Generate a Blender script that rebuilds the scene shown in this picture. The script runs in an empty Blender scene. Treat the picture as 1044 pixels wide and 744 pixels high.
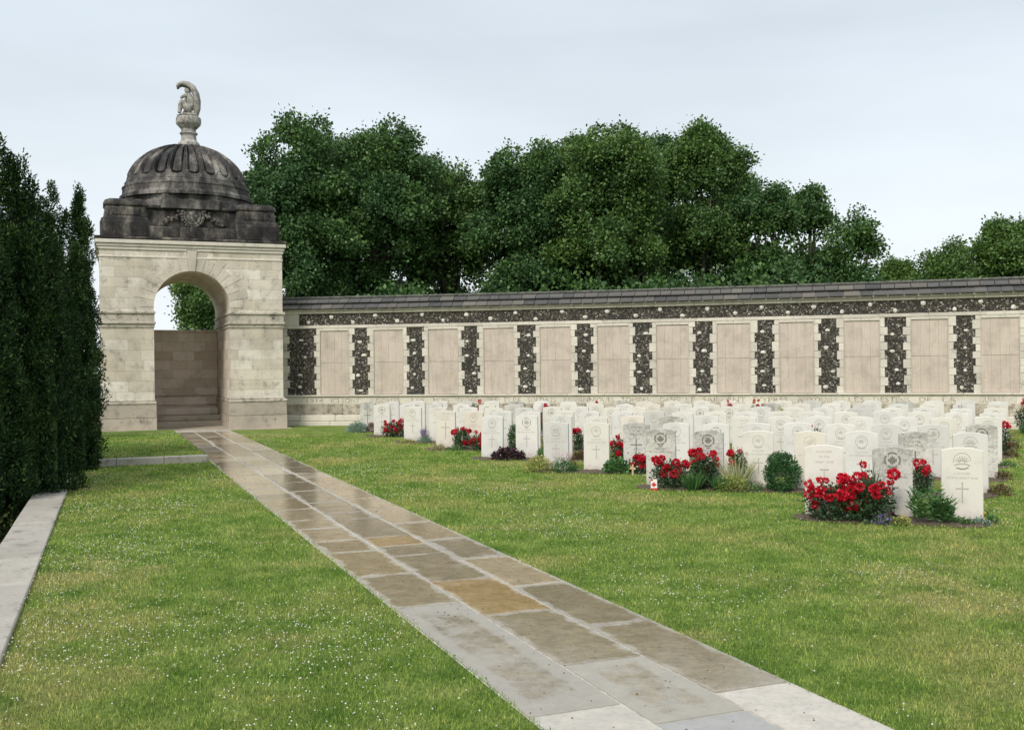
import bpy, math, random
import numpy as np
from mathutils import Vector, Matrix
R = math.radians
sc = bpy.context.scene
col = sc.collection
random.seed(7)
rng = np.random.default_rng(7)

# ------------------------------------------------------------------ camera
EYE = 1.64
cam = bpy.data.cameras.new('camera'); camo = bpy.data.objects.new('camera', cam); col.objects.link(camo)
camo.matrix_world = Matrix.Translation((0, 0, EYE)) @ Matrix.Rotation(R(90), 4, 'X') @ Matrix.Rotation(R(-0.59), 4, 'Z')
cam.sensor_width = 36; cam.lens = 36.2; cam.shift_y = 0.0007
cam.clip_start = .1; cam.clip_end = 3000
sc.camera = camo

# ------------------------------------------------------------------ sky, sun, exposure
SUN_EL, SUN_AZ = R(42), R(205)      # azimuth clockwise from +Y: behind the camera, to its left
w = bpy.data.worlds.new('World'); sc.world = w; w.use_nodes = True
nt = w.node_tree; N = nt.nodes; L = nt.links; N.clear()
out = N.new('ShaderNodeOutputWorld'); bg = N.new('ShaderNodeBackground'); bg.inputs['Strength'].default_value = .10
sky = N.new('ShaderNodeTexSky'); sky.sky_type = 'NISHITA'; sky.sun_disc = False
sky.sun_elevation = SUN_EL; sky.sun_rotation = SUN_AZ; sky.air_density = 1.5; sky.dust_density = 3
tc = N.new('ShaderNodeTexCoord'); sp = N.new('ShaderNodeSeparateXYZ'); L.new(tc.outputs['Generated'], sp.inputs[0])
rp = N.new('ShaderNodeValToRGB'); L.new(sp.outputs['Z'], rp.inputs[0])
e = rp.color_ramp.elements
e[0].position = 0; e[0].color = (.86, .91, .95, 1); e[1].position = 1; e[1].color = (.80, .86, .92, 1)
x = e.new(.12); x.color = (.80, .86, .91, 1)
x = e.new(.30); x.color = (.66, .73, .80, 1)
x = e.new(.45); x.color = (.76, .82, .89, 1)
mp = N.new('ShaderNodeMapping'); mp.inputs['Scale'].default_value = (1.0, 1.0, 4.2); L.new(tc.outputs['Generated'], mp.inputs[0])
ns = N.new('ShaderNodeTexNoise'); ns.inputs['Scale'].default_value = 1.5; ns.inputs['Detail'].default_value = 7; ns.inputs['Roughness'].default_value = .5
L.new(mp.outputs[0], ns.inputs[0])
nr = N.new('ShaderNodeMapRange'); nr.inputs[1].default_value = .3; nr.inputs[2].default_value = .7; nr.inputs[3].default_value = 5.45; nr.inputs[4].default_value = 6.95
L.new(ns.outputs[0], nr.inputs[0])
vm = N.new('ShaderNodeVectorMath'); vm.operation = 'SCALE'; L.new(rp.outputs[0], vm.inputs[0]); L.new(nr.outputs[0], vm.inputs['Scale'])
mx = N.new('ShaderNodeMixRGB'); mx.inputs[0].default_value = .93; L.new(sky.outputs[0], mx.inputs[1]); L.new(vm.outputs[0], mx.inputs[2])
L.new(mx.outputs[0], bg.inputs[0]); L.new(bg.outputs[0], out.inputs[0])
sd = bpy.data.lights.new('sun', 'SUN'); sd.energy = 1.5; sd.angle = R(18); sd.color = (1, .94, .86)
so = bpy.data.objects.new('sun', sd); col.objects.link(so)
dsun = Vector((math.sin(SUN_AZ) * math.cos(SUN_EL), math.cos(SUN_AZ) * math.cos(SUN_EL), math.sin(SUN_EL)))
so.rotation_euler = dsun.to_track_quat('Z', 'Y').to_euler()
sc.view_settings.view_transform = 'Standard'; sc.view_settings.look = 'None'
sc.view_settings.exposure = 0.78; sc.view_settings.gamma = 1
sc.render.resolution_x = 1024; sc.render.resolution_y = 729
sc.cycles.max_bounces = 6; sc.cycles.transparent_max_bounces = 4

# ------------------------------------------------------------------ object helpers
def tag(o, label=None, cat=None, group=None, kind=None):
    if label: o['label'] = label
    if cat: o['category'] = cat
    if group: o['group'] = group
    if kind: o['kind'] = kind
    return o
def empty(name, loc=(0, 0, 0), rz=0):
    o = bpy.data.objects.new(name, None); col.objects.link(o); o.location = loc; o.rotation_euler = (0, 0, rz)
    o.empty_display_size = .2
    return o
def link(name, me, mats, parent=None):
    o = bpy.data.objects.new(name, me); col.objects.link(o)
    if not isinstance(mats, (list, tuple)): mats = [mats]
    if len(me.materials) == 0:
        for m in mats: me.materials.append(m)
    if parent: o.parent = parent
    return o
def kids(o): return [c for c in bpy.data.objects if c.parent == o]
def copy_thing(root, loc=None, rz=None, children=None):
    r = root.copy(); col.objects.link(r)
    if loc is not None: r.location = loc
    if rz is not None: r.rotation_euler = (0, 0, rz)
    for ch in (children if children is not None else kids(root)):
        c = ch.copy(); col.objects.link(c); c.parent = r
    return r

class MB:
    """collects shapes into one mesh; uv in metres"""
    def __init__(s): s.v = []; s.f = []; s.uv = []; s.m = []
    def add(s, vs, fs, uvf=None, m=0):
        b = len(s.v); s.v += [tuple(p) for p in vs]
        for f in fs:
            s.f.append([b + i for i in f]); s.m.append(m)
            if uvf: s.uv += [uvf(vs[i]) for i in f]
            else: s.uv += [(vs[i][0] + vs[i][1], vs[i][2]) for i in f]
    def box(s, x0, x1, y0, y1, z0, z1, M=None, uvf=None, m=0, bev=0):
        if bev:
            b = min(bev, (x1 - x0) / 3, (y1 - y0) / 3, (z1 - z0) / 3)
            loc = []
            for z, i in ((z0, b), (z0 + b, 0), (z1 - b, 0), (z1, b)):
                a, c, d, e_ = x0 + i, x1 - i, y0 + i, y1 - i
                q = b if i == 0 else 0
                loc += [(a + q, d, z), (c - q, d, z), (c, d + q, z), (c, e_ - q, z), (c - q, e_, z), (a + q, e_, z), (a, e_ - q, z), (a, d + q, z)]
            fs = [tuple(range(7, -1, -1)), tuple(range(24, 32))]
            for k in range(3):
                for j in range(8):
                    fs.append((k * 8 + j, k * 8 + (j + 1) % 8, k * 8 + 8 + (j + 1) % 8, k * 8 + 8 + j))
        else:
            loc = [(x0, y0, z0), (x1, y0, z0), (x1, y1, z0), (x0, y1, z0), (x0, y0, z1), (x1, y0, z1), (x1, y1, z1), (x0, y1, z1)]
            fs = [(3, 2, 1, 0), (4, 5, 6, 7), (0, 1, 5, 4), (1, 2, 6, 5), (2, 3, 7, 6), (3, 0, 4, 7)]
        vs = [M(*p) for p in loc] if M else loc
        b = len(s.v); s.v += [tuple(p) for p in vs]
        for f in fs:
            s.f.append([b + i for i in f]); s.m.append(m)
            s.uv += [(loc[i][0] + loc[i][1] * .999, loc[i][2]) for i in f]
    def lathe(s, prof, n=32, c=(0, 0), a0=0, m=0, cap=True):
        b = len(s.v)
        for r, z in prof:
            for k in range(n):
                a = a0 + 2 * math.pi * k / n
                s.v.append((c[0] + r * math.cos(a), c[1] + r * math.sin(a), z))
        for i in range(len(prof) - 1):
            for k in range(n):
                k2 = (k + 1) % n
                s.f.append([b + i * n + k, b + i * n + k2, b + (i + 1) * n + k2, b + (i + 1) * n + k]); s.m.append(m)
                s.uv += [(k / n * 6, prof[i][1]), ((k + 1) / n * 6, prof[i][1]), ((k + 1) / n * 6, prof[i + 1][1]), (k / n * 6, prof[i + 1][1])]
        if cap:
            t = len(prof) - 1
            s.f.append([b + t * n + k for k in range(n)]); s.m.append(m); s.uv += [(0, 0)] * n
            s.f.append([b + n - 1 - k for k in range(n)]); s.m.append(m); s.uv += [(0, 0)] * n
    def prism(s, poly, y0, y1, m=0, M=None):
        n = len(poly); loc = [(p[0], y0, p[1]) for p in poly] + [(p[0], y1, p[1]) for p in poly]
        fs = [list(range(n)), list(range(2 * n - 1, n - 1, -1))] + [[(i + 1) % n, i, n + i, n + (i + 1) % n] for i in range(n)]
        vs = [M(*p) for p in loc] if M else loc
        b = len(s.v); s.v += [tuple(p) for p in vs]
        for f in fs:
            s.f.append([b + i for i in f]); s.m.append(m); s.uv += [(loc[i][0] + loc[i][1], loc[i][2]) for i in f]
    def tube(s, pts, rad, n=6, m=0):
        pts = [Vector(p) for p in pts]
        if not isinstance(rad, (list, tuple)): rad = [rad] * len(pts)
        b = len(s.v)
        for i, p in enumerate(pts):
            d = (pts[min(i + 1, len(pts) - 1)] - pts[max(i - 1, 0)]).normalized()
            u = d.orthogonal().normalized() if i == 0 else (pu - d * pu.dot(d)).normalized()
            pu = u; v = d.cross(u)
            for k in range(n):
                a = 2 * math.pi * k / n
                s.v.append(tuple(p + (u * math.cos(a) + v * math.sin(a)) * rad[i]))
        for i in range(len(pts) - 1):
            for k in range(n):
                k2 = (k + 1) % n
                s.f.append([b + i * n + k, b + i * n + k2, b + (i + 1) * n + k2, b + (i + 1) * n + k]); s.m.append(m); s.uv += [(0, 0)] * 4
        for o, rev in ((0, True), (len(pts) - 1, False)):
            f = [b + o * n + k for k in range(n)]
            s.f.append(f[::-1] if rev else f); s.m.append(m); s.uv += [(0, 0)] * n
    def blob(s, c, r, m=0, seed=0, sub=8):
        rr = random.Random(seed); b = len(s.v); k = sub
        ph = [rr.uniform(0, 6.28) for _ in range(4)]
        for i in range(k + 1):
            t = math.pi * i / k
            for j in range(k * 2):
                a = math.pi * j / k
                q = 1 + .12 * math.sin(2 * a + ph[0]) * math.sin(t) + .1 * math.sin(3 * t + ph[1]) + .06 * math.sin(5 * a + ph[2]) * math.sin(t)
                s.v.append((c[0] + r[0] * q * math.sin(t) * math.cos(a), c[1] + r[1] * q * math.sin(t) * math.sin(a), c[2] + r[2] * q * math.cos(t)))
        for i in range(k):
            for j in range(2 * k):
                j2 = (j + 1) % (2 * k)
                s.f.append([b + i * 2 * k + j, b + (i + 1) * 2 * k + j, b + (i + 1) * 2 * k + j2, b + i * 2 * k + j2]); s.m.append(m); s.uv += [(0, 0)] * 4
    def mesh(s, name, smooth=False):
        me = bpy.data.meshes.new(name); me.from_pydata(s.v, [], s.f)
        me.polygons.foreach_set('material_index', s.m)
        uv = me.uv_layers.new(name='UVMap'); uv.data.foreach_set('uv', np.array(s.uv, 'f').ravel())
        if smooth: me.polygons.foreach_set('use_smooth', [True] * len(s.f))
        me.update(); return me
    def build(s, name, mats, parent=None, smooth=False):
        if not isinstance(mats, (list, tuple)): mats = [mats]
        me = s.mesh(name, smooth)
        for m in mats: me.materials.append(m)
        return link(name, me, mats, parent)

def mesh_np(name, V, F, smooth=False):
    me = bpy.data.meshes.new(name); n, k = F.shape
    me.vertices.add(len(V)); me.vertices.foreach_set('co', np.ascontiguousarray(V, 'f').ravel())
    me.loops.add(n * k); me.loops.foreach_set('vertex_index', np.ascontiguousarray(F, 'i').ravel())
    me.polygons.add(n); me.polygons.foreach_set('loop_start', np.arange(0, n * k, k, dtype='i'))
    if smooth: me.polygons.foreach_set('use_smooth', np.ones(n, bool))
    me.update(calc_edges=True); return me
def nrm(a): return a / (np.linalg.norm(a, axis=1, keepdims=True) + 1e-9)
def leaves(P, D, l, wd, jit=.6, fold=.0):
    """diamond leaf quads at P, each growing along D with jitter"""
    n = len(P); D = nrm(D + rng.normal(0, jit, (n, 3))); S = nrm(np.cross(D, nrm(rng.normal(0, 1, (n, 3)))))
    l = (l * rng.uniform(.7, 1.3, n))[:, None]; wd = (wd * rng.uniform(.7, 1.3, n))[:, None]
    Nn = np.cross(D, S)
    V = np.stack([P, P + D * l * .45 + S * wd * .5 + Nn * l * fold, P + D * l - Nn * l * fold, P + D * l * .45 - S * wd * .5 + Nn * l * fold], 1).reshape(-1, 3)
    return V, np.arange(4 * n).reshape(n, 4)
def join_np(parts):
    Vs, Fs, o = [], [], 0
    for V, F in parts: Vs.append(V); Fs.append(F + o); o += len(V)
    return np.concatenate(Vs), np.concatenate(Fs)
def shell(n, c, r, inner=.6, up=0):
    d = nrm(rng.normal(0, 1, (n, 3)))
    if up: d[:, 2] = np.where(d[:, 2] < 0, d[:, 2] * (1 - up), d[:, 2]); d = nrm(d)
    q = rng.uniform(inner ** 2, 1.0, n) ** .5
    return np.array(c) + d * q[:, None] * np.array(r), d

# ------------------------------------------------------------------ material helpers
class Mat:
    def __init__(s, name):
        s.m = bpy.data.materials.new(name); s.m.use_nodes = True; s.t = s.m.node_tree; s.n = s.t.nodes; s.l = s.t.links
        s.b = s.n['Principled BSDF']; s.b.inputs['Roughness'].default_value = .85
        s.b.inputs['Specular IOR Level'].default_value = .3
        s._tc = None
    def tc(s, k='Object'):
        if not s._tc: s._tc = s.n.new('ShaderNodeTexCoord')
        return s._tc.outputs[k]
    def geo(s, k):
        g = s.n.new('ShaderNodeNewGeometry'); return g.outputs[k]
    def lk(s, a, b): s.l.new(a, b)
    def noise(s, scale, det=4, rough=.55, vec=None, stretch=None, o=0):
        v = vec if vec is not None else s.tc()
        if stretch:
            mp = s.n.new('ShaderNodeMapping'); mp.inputs['Scale'].default_value = stretch; s.lk(v, mp.inputs[0]); v = mp.outputs[0]
        t = s.n.new('ShaderNodeTexNoise'); t.inputs['Scale'].default_value = scale; t.inputs['Detail'].default_value = det; t.inputs['Roughness'].default_value = rough
        s.lk(v, t.inputs['Vector']); return t.outputs[o]
    def ramp(s, fac, stops, const=False):
        r = s.n.new('ShaderNodeValToRGB'); s.lk(fac, r.inputs[0]); e = r.color_ramp.elements
        if const: r.color_ramp.interpolation = 'CONSTANT'
        while len(e) < len(stops): e.new(.5)
        for q, (p, c) in zip(e, stops):
            q.position = p; q.color = (c, c, c, 1) if isinstance(c, (int, float)) else (*c, 1)
        return r.outputs[0]
    def mix(s, fac, a, b, mode='MIX'):
        m = s.n.new('ShaderNodeMixRGB'); m.blend_type = mode
        for i, x_ in ((0, fac), (1, a), (2, b)):
            if isinstance(x_, (int, float)): m.inputs[i].default_value = x_ if i == 0 else (x_, x_, x_, 1)
            elif isinstance(x_, tuple): m.inputs[i].default_value = (*x_, 1)
            else: s.lk(x_, m.inputs[i])
        return m.outputs[0]
    def math(s, op, a, b=0.0, clamp=False):
        m = s.n.new('ShaderNodeMath'); m.operation = op; m.use_clamp = clamp
        for i, x_ in ((0, a), (1, b)):
            if isinstance(x_, (int, float)): m.inputs[i].default_value = x_
            else: s.lk(x_, m.inputs[i])
        return m.outputs[0]
    def col(s, c):
        if isinstance(c, tuple): s.b.inputs['Base Color'].default_value = (*c, 1)
        else: s.lk(c, s.b.inputs['Base Color'])
        return s
    def rough(s, c):
        if isinstance(c, (int, float)): s.b.inputs['Roughness'].default_value = c
        else: s.lk(c, s.b.inputs['Roughness'])
        return s
    def bump(s, h, strength=.3, dist=.01):
        b = s.n.new('ShaderNodeBump'); b.inputs['Strength'].default_value = strength; b.inputs['Distance'].default_value = dist
        s.lk(h, b.inputs['Height']); s.lk(b.outputs[0], s.b.inputs['Normal']); return s
    def vor(s, scale, vec=None, feat='F1', o='Distance'):
        v = s.n.new('ShaderNodeTexVoronoi'); v.feature = feat; v.inputs['Scale'].default_value = scale
        s.lk(vec if vec is not None else s.tc(), v.inputs['Vector']); return v.outputs[o]
    def island(s): return s.geo('Random Per Island')
    def objrand(s):
        o = s.n.new('ShaderNodeObjectInfo'); return o.outputs['Random']
def leafmat(name, stops, rough=.5, transl=.25, clump=None, spec=.35):
    M = Mat(name); c = M.ramp(M.island(), stops)
    if clump:
        c = M.mix(M.ramp(M.noise(clump[0], 2), [(.4, 0), (.62, 1)]), c, M.mix(1, c, clump[1], 'MULTIPLY'))
    M.col(c).rough(rough); M.b.inputs['Specular IOR Level'].default_value = spec
    tr = M.n.new('ShaderNodeBsdfTranslucent'); M.lk(c, tr.inputs[0])
    ms = M.n.new('ShaderNodeMixShader'); ms.inputs[0].default_value = transl
    M.lk(M.b.outputs[0], ms.inputs[1]); M.lk(tr.outputs[0], ms.inputs[2]); M.lk(ms.outputs[0], M.n['Material Output'].inputs['Surface'])
    return M.m

def stain_layers(M, base, amt=1.0, uv=False):
    """cream limestone with grey lichen patches and rain streaks"""
    v = M.tc('UV') if uv else M.tc()
    big = M.ramp(M.noise(1.1, 6, .65), [(.42, 0), (.72, .75 * amt)])
    c = M.mix(big, base, (.30, .275, .23))
    pt = M.ramp(M.noise(4.5, 8, .75), [(.53, 0), (.66, .8 * amt)])
    c = M.mix(pt, c, (.20, .19, .165))
    fine = M.ramp(M.noise(45, 4, .7), [(.3, .80), (.7, 1.1)])
    return M.mix(1, c, fine, 'MULTIPLY')

# ashlar (pavilion)
def ashlar(name, tone, dark=1.0):
    M = Mat(name); br = M.n.new('ShaderNodeTexBrick')
    wob = M.mix(.012, M.tc('UV'), M.noise(3, 3, .6, o=1), 'ADD')
    M.lk(wob, br.inputs['Vector']); br.inputs['Scale'].default_value = 1
    br.inputs['Brick Width'].default_value = .62; br.inputs['Row Height'].default_value = .272
    br.inputs['Mortar Size'].default_value = .004; br.inputs['Mortar Smooth'].default_value = .3; br.offset = .5; br.squash = .75; br.squash_frequency = 3
    t = tone
    br.inputs['Color1'].default_value = (t[0], t[1], t[2], 1); br.inputs['Color2'].default_value = (t[0] * .72, t[1] * .68, t[2] * .60, 1)
    br.inputs['Mortar'].default_value = (t[0] * .55, t[1] * .53, t[2] * .48, 1); br.inputs['Bias'].default_value = -.1
    c = stain_layers(M, br.outputs['Color'], dark)
    M.col(c).bump(M.math('ADD', M.math('MULTIPLY', br.outputs['Fac'], -1.2), M.noise(30, 5, .7)), .5, .008)
    return M.m
m_ashlar = ashlar('pale_ashlar', (.80, .745, .64), .9)
m_ashlar_in = ashlar('brown_ashlar', (.80, .71, .62), .35)
def plainstone(name, tone, amt=.8, isl=.12, lich=None):
    M = Mat(name); i = M.ramp(M.island(), [(0, tuple(x_ * (1 - isl) for x_ in tone)), (1, tuple(min(1, x_ * (1 + isl * .6)) for x_ in tone))])
    c = stain_layers(M, i, amt)
    if lich: c = M.mix(M.ramp(M.noise(lich[0], 6, .8), [(lich[1], 0), (lich[1] + .1, .9)]), c, lich[2])
    M.col(c).bump(M.noise(38, 6, .7), .35, .006); return M.m
m_quoin = plainstone('quoin_stone', (.72, .67, .575), .5, .15)
m_ledge = plainstone('ledge_stone', (.74, .69, .59), .35, .1)
m_voussoir = plainstone('voussoir_stone', (.68, .62, .51), .9, .2)
m_plinthrough = plainstone('rough_plinth_stone', (.58, .52, .42), 1.0, .2, (5, .50, (.20, .15, .105)))
m_mould = plainstone('moulding_stone', (.58, .53, .435), 1.0, .1, (4, .53, (.085, .08, .07)))
m_base_stone = plainstone('plinth_stone', (.52, .455, .365), .8, .15, (4, .60, (.10, .09, .075)))
m_kerb = plainstone('kerb_stone', (.47, .44, .385), 1.0, .12, (9, .62, (.16, .15, .13)))
# blackened dome stone
M = Mat('blackened_stone')
a = M.ramp(M.noise(2.2, 7, .7, stretch=(1, 1, .55)), [(.36, (.012, .012, .013)), (.49, (.035, .032, .030)), (.57, (.10, .09, .078)), (.70, (.25, .225, .185))])
b_ = M.ramp(M.noise(14, 6, .8), [(.3, .55), (.7, 1.5)])
M.col(M.mix(1, a, b_, 'MULTIPLY')).bump(M.noise(25, 6, .75), .5, .015); m_dark = M.m
M = Mat('weathered_dome_stone')
a = M.ramp(M.noise(2.0, 7, .7, stretch=(1, 1, .5)), [(.36, (.022, .021, .022)), (.48, (.065, .060, .057)), (.56, (.15, .138, .125)), (.68, (.33, .31, .275))])
b_ = M.ramp(M.noise(18, 6, .8), [(.3, .6), (.7, 1.35)])
M.col(M.mix(1, a, b_, 'MULTIPLY')).bump(M.noise(30, 6, .75), .4, .012); m_dome = M.m
M = Mat('weathered_carving')
M.col(M.ramp(M.noise(11, 6, .75), [(.40, (.03, .028, .025)), (.52, (.11, .10, .088)), (.64, (.33, .30, .26))])).bump(M.noise(40, 5, .7), .4, .01); m_carving = M.m
M = Mat('statue_stone')
a = M.ramp(M.noise(7, 6, .7), [(.36, (.13, .125, .115)), (.52, (.36, .345, .31)), (.7, (.52, .50, .45))])
M.col(a).bump(M.noise(40, 5, .7), .4, .01); m_statue = M.m

# flint
M = Mat('knapped_flint')
uv = M.tc('UV')
cellc = M.vor(25, uv, 'F1', 'Color'); edge = M.vor(25, uv, 'DISTANCE_TO_EDGE')
sepc = M.n.new('ShaderNodeSeparateColor'); M.lk(cellc, sepc.inputs[0])
c = M.ramp(sepc.outputs[0], [(0, (.008, .008, .010)), (.45, (.026, .025, .025)), (.62, (.08, .07, .058)), (.78, (.20, .175, .14)), (.90, (.34, .31, .26)), (.95, (.62, .58, .50))])
c = M.mix(M.ramp(M.noise(60, 3, .6), [(.45, 0), (.62, .5)]), c, (.14, .13, .12))
c = M.mix(M.ramp(edge, [(.03, 1), (.085, 0)]), c, (.155, .135, .105))
M.col(c).rough(.45).bump(M.ramp(edge, [(0, 0), (.25, 1)]), .9, .03); m_flint = M.m
M = Mat('white_cobble'); M.col(M.ramp(M.noise(22, 5, .7), [(.3, (.45, .41, .34)), (.6, (.80, .77, .70))])).bump(M.noise(30, 4), .3, .01); m_cobble = M.m

# name panels
M = Mat('engraved_panel')
uv = M.tc('UV')
base = M.ramp(M.island(), [(0, (.62, .53, .45)), (1, (.67, .575, .49))])
bl = M.ramp(M.noise(2.3, 5, .7), [(.46, 0), (.72, .6)]); c = M.mix(bl, base, (.34, .30, .25))
st = M.ramp(M.noise(1.0, 5, .7, uv, (30, 1.4, 1)), [(.42, 0), (.70, .38)]); c = M.mix(st, c, (.34, .31, .26))
ln = M.math('SINE', M.math('MULTIPLY', M.n.new('ShaderNodeSeparateXYZ').outputs[1] if False else 0, 1))
sx = M.n.new('ShaderNodeSeparateXYZ'); M.lk(uv, sx.inputs[0])
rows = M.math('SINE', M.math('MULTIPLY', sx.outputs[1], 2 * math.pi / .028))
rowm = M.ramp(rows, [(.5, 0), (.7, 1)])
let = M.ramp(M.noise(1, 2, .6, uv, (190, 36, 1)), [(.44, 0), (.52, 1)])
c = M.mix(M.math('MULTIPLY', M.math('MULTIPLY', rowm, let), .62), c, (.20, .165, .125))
M.col(c).bump(M.math('MULTIPLY', M.math('MULTIPLY', rowm, let), -1), .35, .003); m_panel = M.m
M = Mat('cut_lettering'); M.col(M.ramp(M.noise(9, 5, .7), [(.38, (.20, .15, .11)), (.6, (.58, .53, .45))])); m_letter = M.m

# slates
M = Mat('roof_slate')
c = M.ramp(M.island(), [(0, (.065, .067, .068)), (.3, (.105, .102, .098)), (.6, (.135, .125, .115)), (.82, (.09, .093, .092)), (.95, (.18, .165, .14)), (1, (.12, .115, .112))])
c = M.mix(M.ramp(M.noise(6, 6, .7), [(.52, 0), (.72, .35)]), c, (.17, .165, .15))
M.col(c).rough(.6).bump(M.noise(20, 4, .6), .3, .006); m_slate = M.m
M = Mat('ridge_stone'); M.col(M.ramp(M.noise(8, 6, .7), [(.35, (.07, .07, .065)), (.6, (.15, .155, .13))])); m_ridge = M.m

# headstones
def headstone_mat(name, tone, lichen):
    M = Mat(name); r_ = M.objrand()
    c = M.ramp(r_, [(0, tuple(x_ * .80 for x_ in tone)), (.2, tuple(x_ * .92 for x_ in tone)), (.5, tone), (.8, (tone[0] * .99, tone[1] * .96, tone[2] * .90)), (1, tuple(min(.9, x_ * 1.04) for x_ in tone))])
    sh = M.n.new('ShaderNodeVectorMath'); sh.operation = 'ADD'; cm = M.n.new('ShaderNodeCombineXYZ')
    M.lk(M.math('MULTIPLY', r_, 37.0), cm.inputs[0]); M.lk(M.tc(), sh.inputs[0]); M.lk(cm.outputs[0], sh.inputs[1])
    v = sh.outputs[0]
    sz = M.n.new('ShaderNodeSeparateXYZ'); M.lk(M.tc(), sz.inputs[0])
    lowd = M.ramp(M.math('ADD', sz.outputs[2], M.math('MULTIPLY', M.noise(9, 4, .6, v), .25)), [(.12, 1), (.26, 0)])
    c = M.mix(M.math('MULTIPLY', lowd, .45), c, (.30, .265, .20))              # soil splash at the foot
    c = M.mix(M.ramp(M.noise(3.2, 5, .7, v), [(.48, 0), (.72, .5)]), c, (.50, .48, .42))
    if lichen:
        topd = M.math('ADD', M.math('MULTIPLY', sz.outputs[2], .45), M.noise(8, 7, .8, v))
        c = M.mix(M.ramp(topd, [(.68, 0), (.92, .75)]), c, (.27, .27, .235))
        c = M.mix(M.ramp(M.noise(38, 5, .8, v), [(.55, 0), (.62, .8)]), c, (.13, .13, .115))
    else:
        c = M.mix(M.ramp(M.noise(55, 3, .7, v), [(.62, 0), (.68, .4)]), c, (.45, .43, .38))
    M.col(c).bump(M.noise(60, 4, .6), .2, .003); return M.m
m_hs = headstone_mat('portland_stone', (.73, .715, .675), False)
m_hsg = headstone_mat('lichened_portland_stone', (.64, .625, .575), True)
m_hsw = headstone_mat('warm_portland_stone', (.74, .70, .63), False)
M = Mat('carved_shade'); M.col((.45, .425, .38)); m_carve = M.m  # weathered tone, darkened in place of true shadow in the cut marks
M = Mat('carved_dark'); M.col((.20, .19, .165)); m_carved = M.m  # deeper painted-in shade for the marks on lichened stones

# ground
def lawn_color(M):
    v = M.geo('Position')
    n1 = M.noise(.55, 5, .6, v); n2 = M.noise(2.6, 5, .65, v)
    c = M.ramp(n2, [(.32, (.130, .235, .038)), (.5, (.225, .33, .070)), (.68, (.34, .42, .12))])
    c = M.mix(M.ramp(n1, [(.50, 0), (.66, .75)]), c, (.37, .385, .125))
    c = M.mix(M.ramp(M.noise(.45, 6, .7, v), [(.52, 0), (.62, .7)]), c, (.45, .42, .17))
    c = M.mix(M.ramp(M.noise(1.7, 4, .6, v), [(.56, 0), (.68, .5)]), c, (.085, .19, .03))
    return c
M = Mat('lawn')
c = lawn_color(M); v = M.geo('Position')
c = M.mix(1, c, M.ramp(M.noise(24, 6, .8, v), [(.35, .38), (.66, 1.35)]), 'MULTIPLY')
c = M.mix(1, c, M.ramp(M.noise(110, 3, .7, v), [(.3, .62), (.7, 1.25)]), 'MULTIPLY')
M.col(c).rough(.9).bump(M.noise(60, 5, .8, v), .9, .03); M.b.inputs['Specular IOR Level'].default_value = .1; m_lawn = M.m
M = Mat('grass_blade')
c = lawn_color(M)
c = M.mix(1, c, M.ramp(M.island(), [(0, (.36, .46, .34)), (.5, (.92, 1.0, .9)), (.85, (1.5, 1.38, 1.3)), (1, (2.4, 1.9, 2.0))]), 'MULTIPLY')
M.col(c).rough(.55); M.b.inputs['Specular IOR Level'].default_value = .25
tr = M.n.new('ShaderNodeBsdfTranslucent'); M.lk(c, tr.inputs[0]); ms = M.n.new('ShaderNodeMixShader'); ms.inputs[0].default_value = .3
M.lk(M.b.outputs[0], ms.inputs[1]); M.lk(tr.outputs[0], ms.inputs[2]); M.lk(ms.outputs[0], M.n['Material Output'].inputs['Surface']); m_blade = M.m
M = Mat('clover_white'); M.col((.70, .67, .60)); m_clover = M.m
M = Mat('soil'); v = M.geo('Position')
M.col(M.mix(M.ramp(M.vor(38, v), [(.2, 0), (.5, 1)]), (.075, .055, .038), (.17, .13, .095))).bump(M.noise(40, 5, .8, v), 1, .03); m_soil = M.m
M = Mat('rough_ground'); v = M.geo('Position')
M.col(M.ramp(M.noise(1.5, 6, .7, v), [(.35, (.035, .055, .018)), (.65, (.075, .10, .035))])).bump(M.noise(12, 5, .8, v), 1, .05); m_low = M.m

# paving
M = Mat('wet_flagstone')
tn = M.n.new('ShaderNodeVertexColor'); tn.layer_name = 'tint'
uv = M.tc('UV'); sx = M.n.new('ShaderNodeSeparateXYZ'); M.lk(uv, sx.inputs[0])
v = M.geo('Position')
du = M.math('MINIMUM', sx.outputs[0], M.math('SUBTRACT', 1, sx.outputs[0])); dv = M.math('MINIMUM', sx.outputs[1], M.math('SUBTRACT', 1, sx.outputs[1]))
dd = M.math('MINIMUM', M.math('MULTIPLY', du, .5), dv)
wet = M.math('ADD', M.math('MINIMUM', M.math('MULTIPLY', dd, 4.2), .5), M.math('MULTIPLY', M.math('SUBTRACT', M.noise(3.4, 7, .75, v), .5), 1.0))
wet = M.math('ADD', wet, M.math('MULTIPLY', tn.outputs['Alpha'], 1.0))
wet = M.ramp(wet, [(.10, 0), (.30, 1)])
stone = M.mix(1, tn.outputs['Color'], M.ramp(M.noise(7, 9, .82, v), [(.3, .66), (.7, 1.30)]), 'MULTIPLY')
stone = M.mix(M.ramp(M.noise(120, 3, .7, v), [(.60, 0), (.68, .5)]), stone, (.62, .58, .50))
stone = M.mix(M.ramp(M.noise(34, 6, .8, v), [(.54, 0), (.64, .55)]), stone, (.17, .14, .10))
dry = M.mix(.5, stone, (.36, .355, .335))
c = M.mix(wet, dry, M.mix(1, stone, (.80, .76, .69), 'MULTIPLY'))
M.col(c).rough(M.ramp(M.math('ADD', wet, M.math('MULTIPLY', M.math('SUBTRACT', M.noise(3, 4, .6, v), .5), 1.2)), [(0, .46), (.8, .22), (1, .06)]))
M.b.inputs['Specular IOR Level'].default_value = .6
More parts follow.
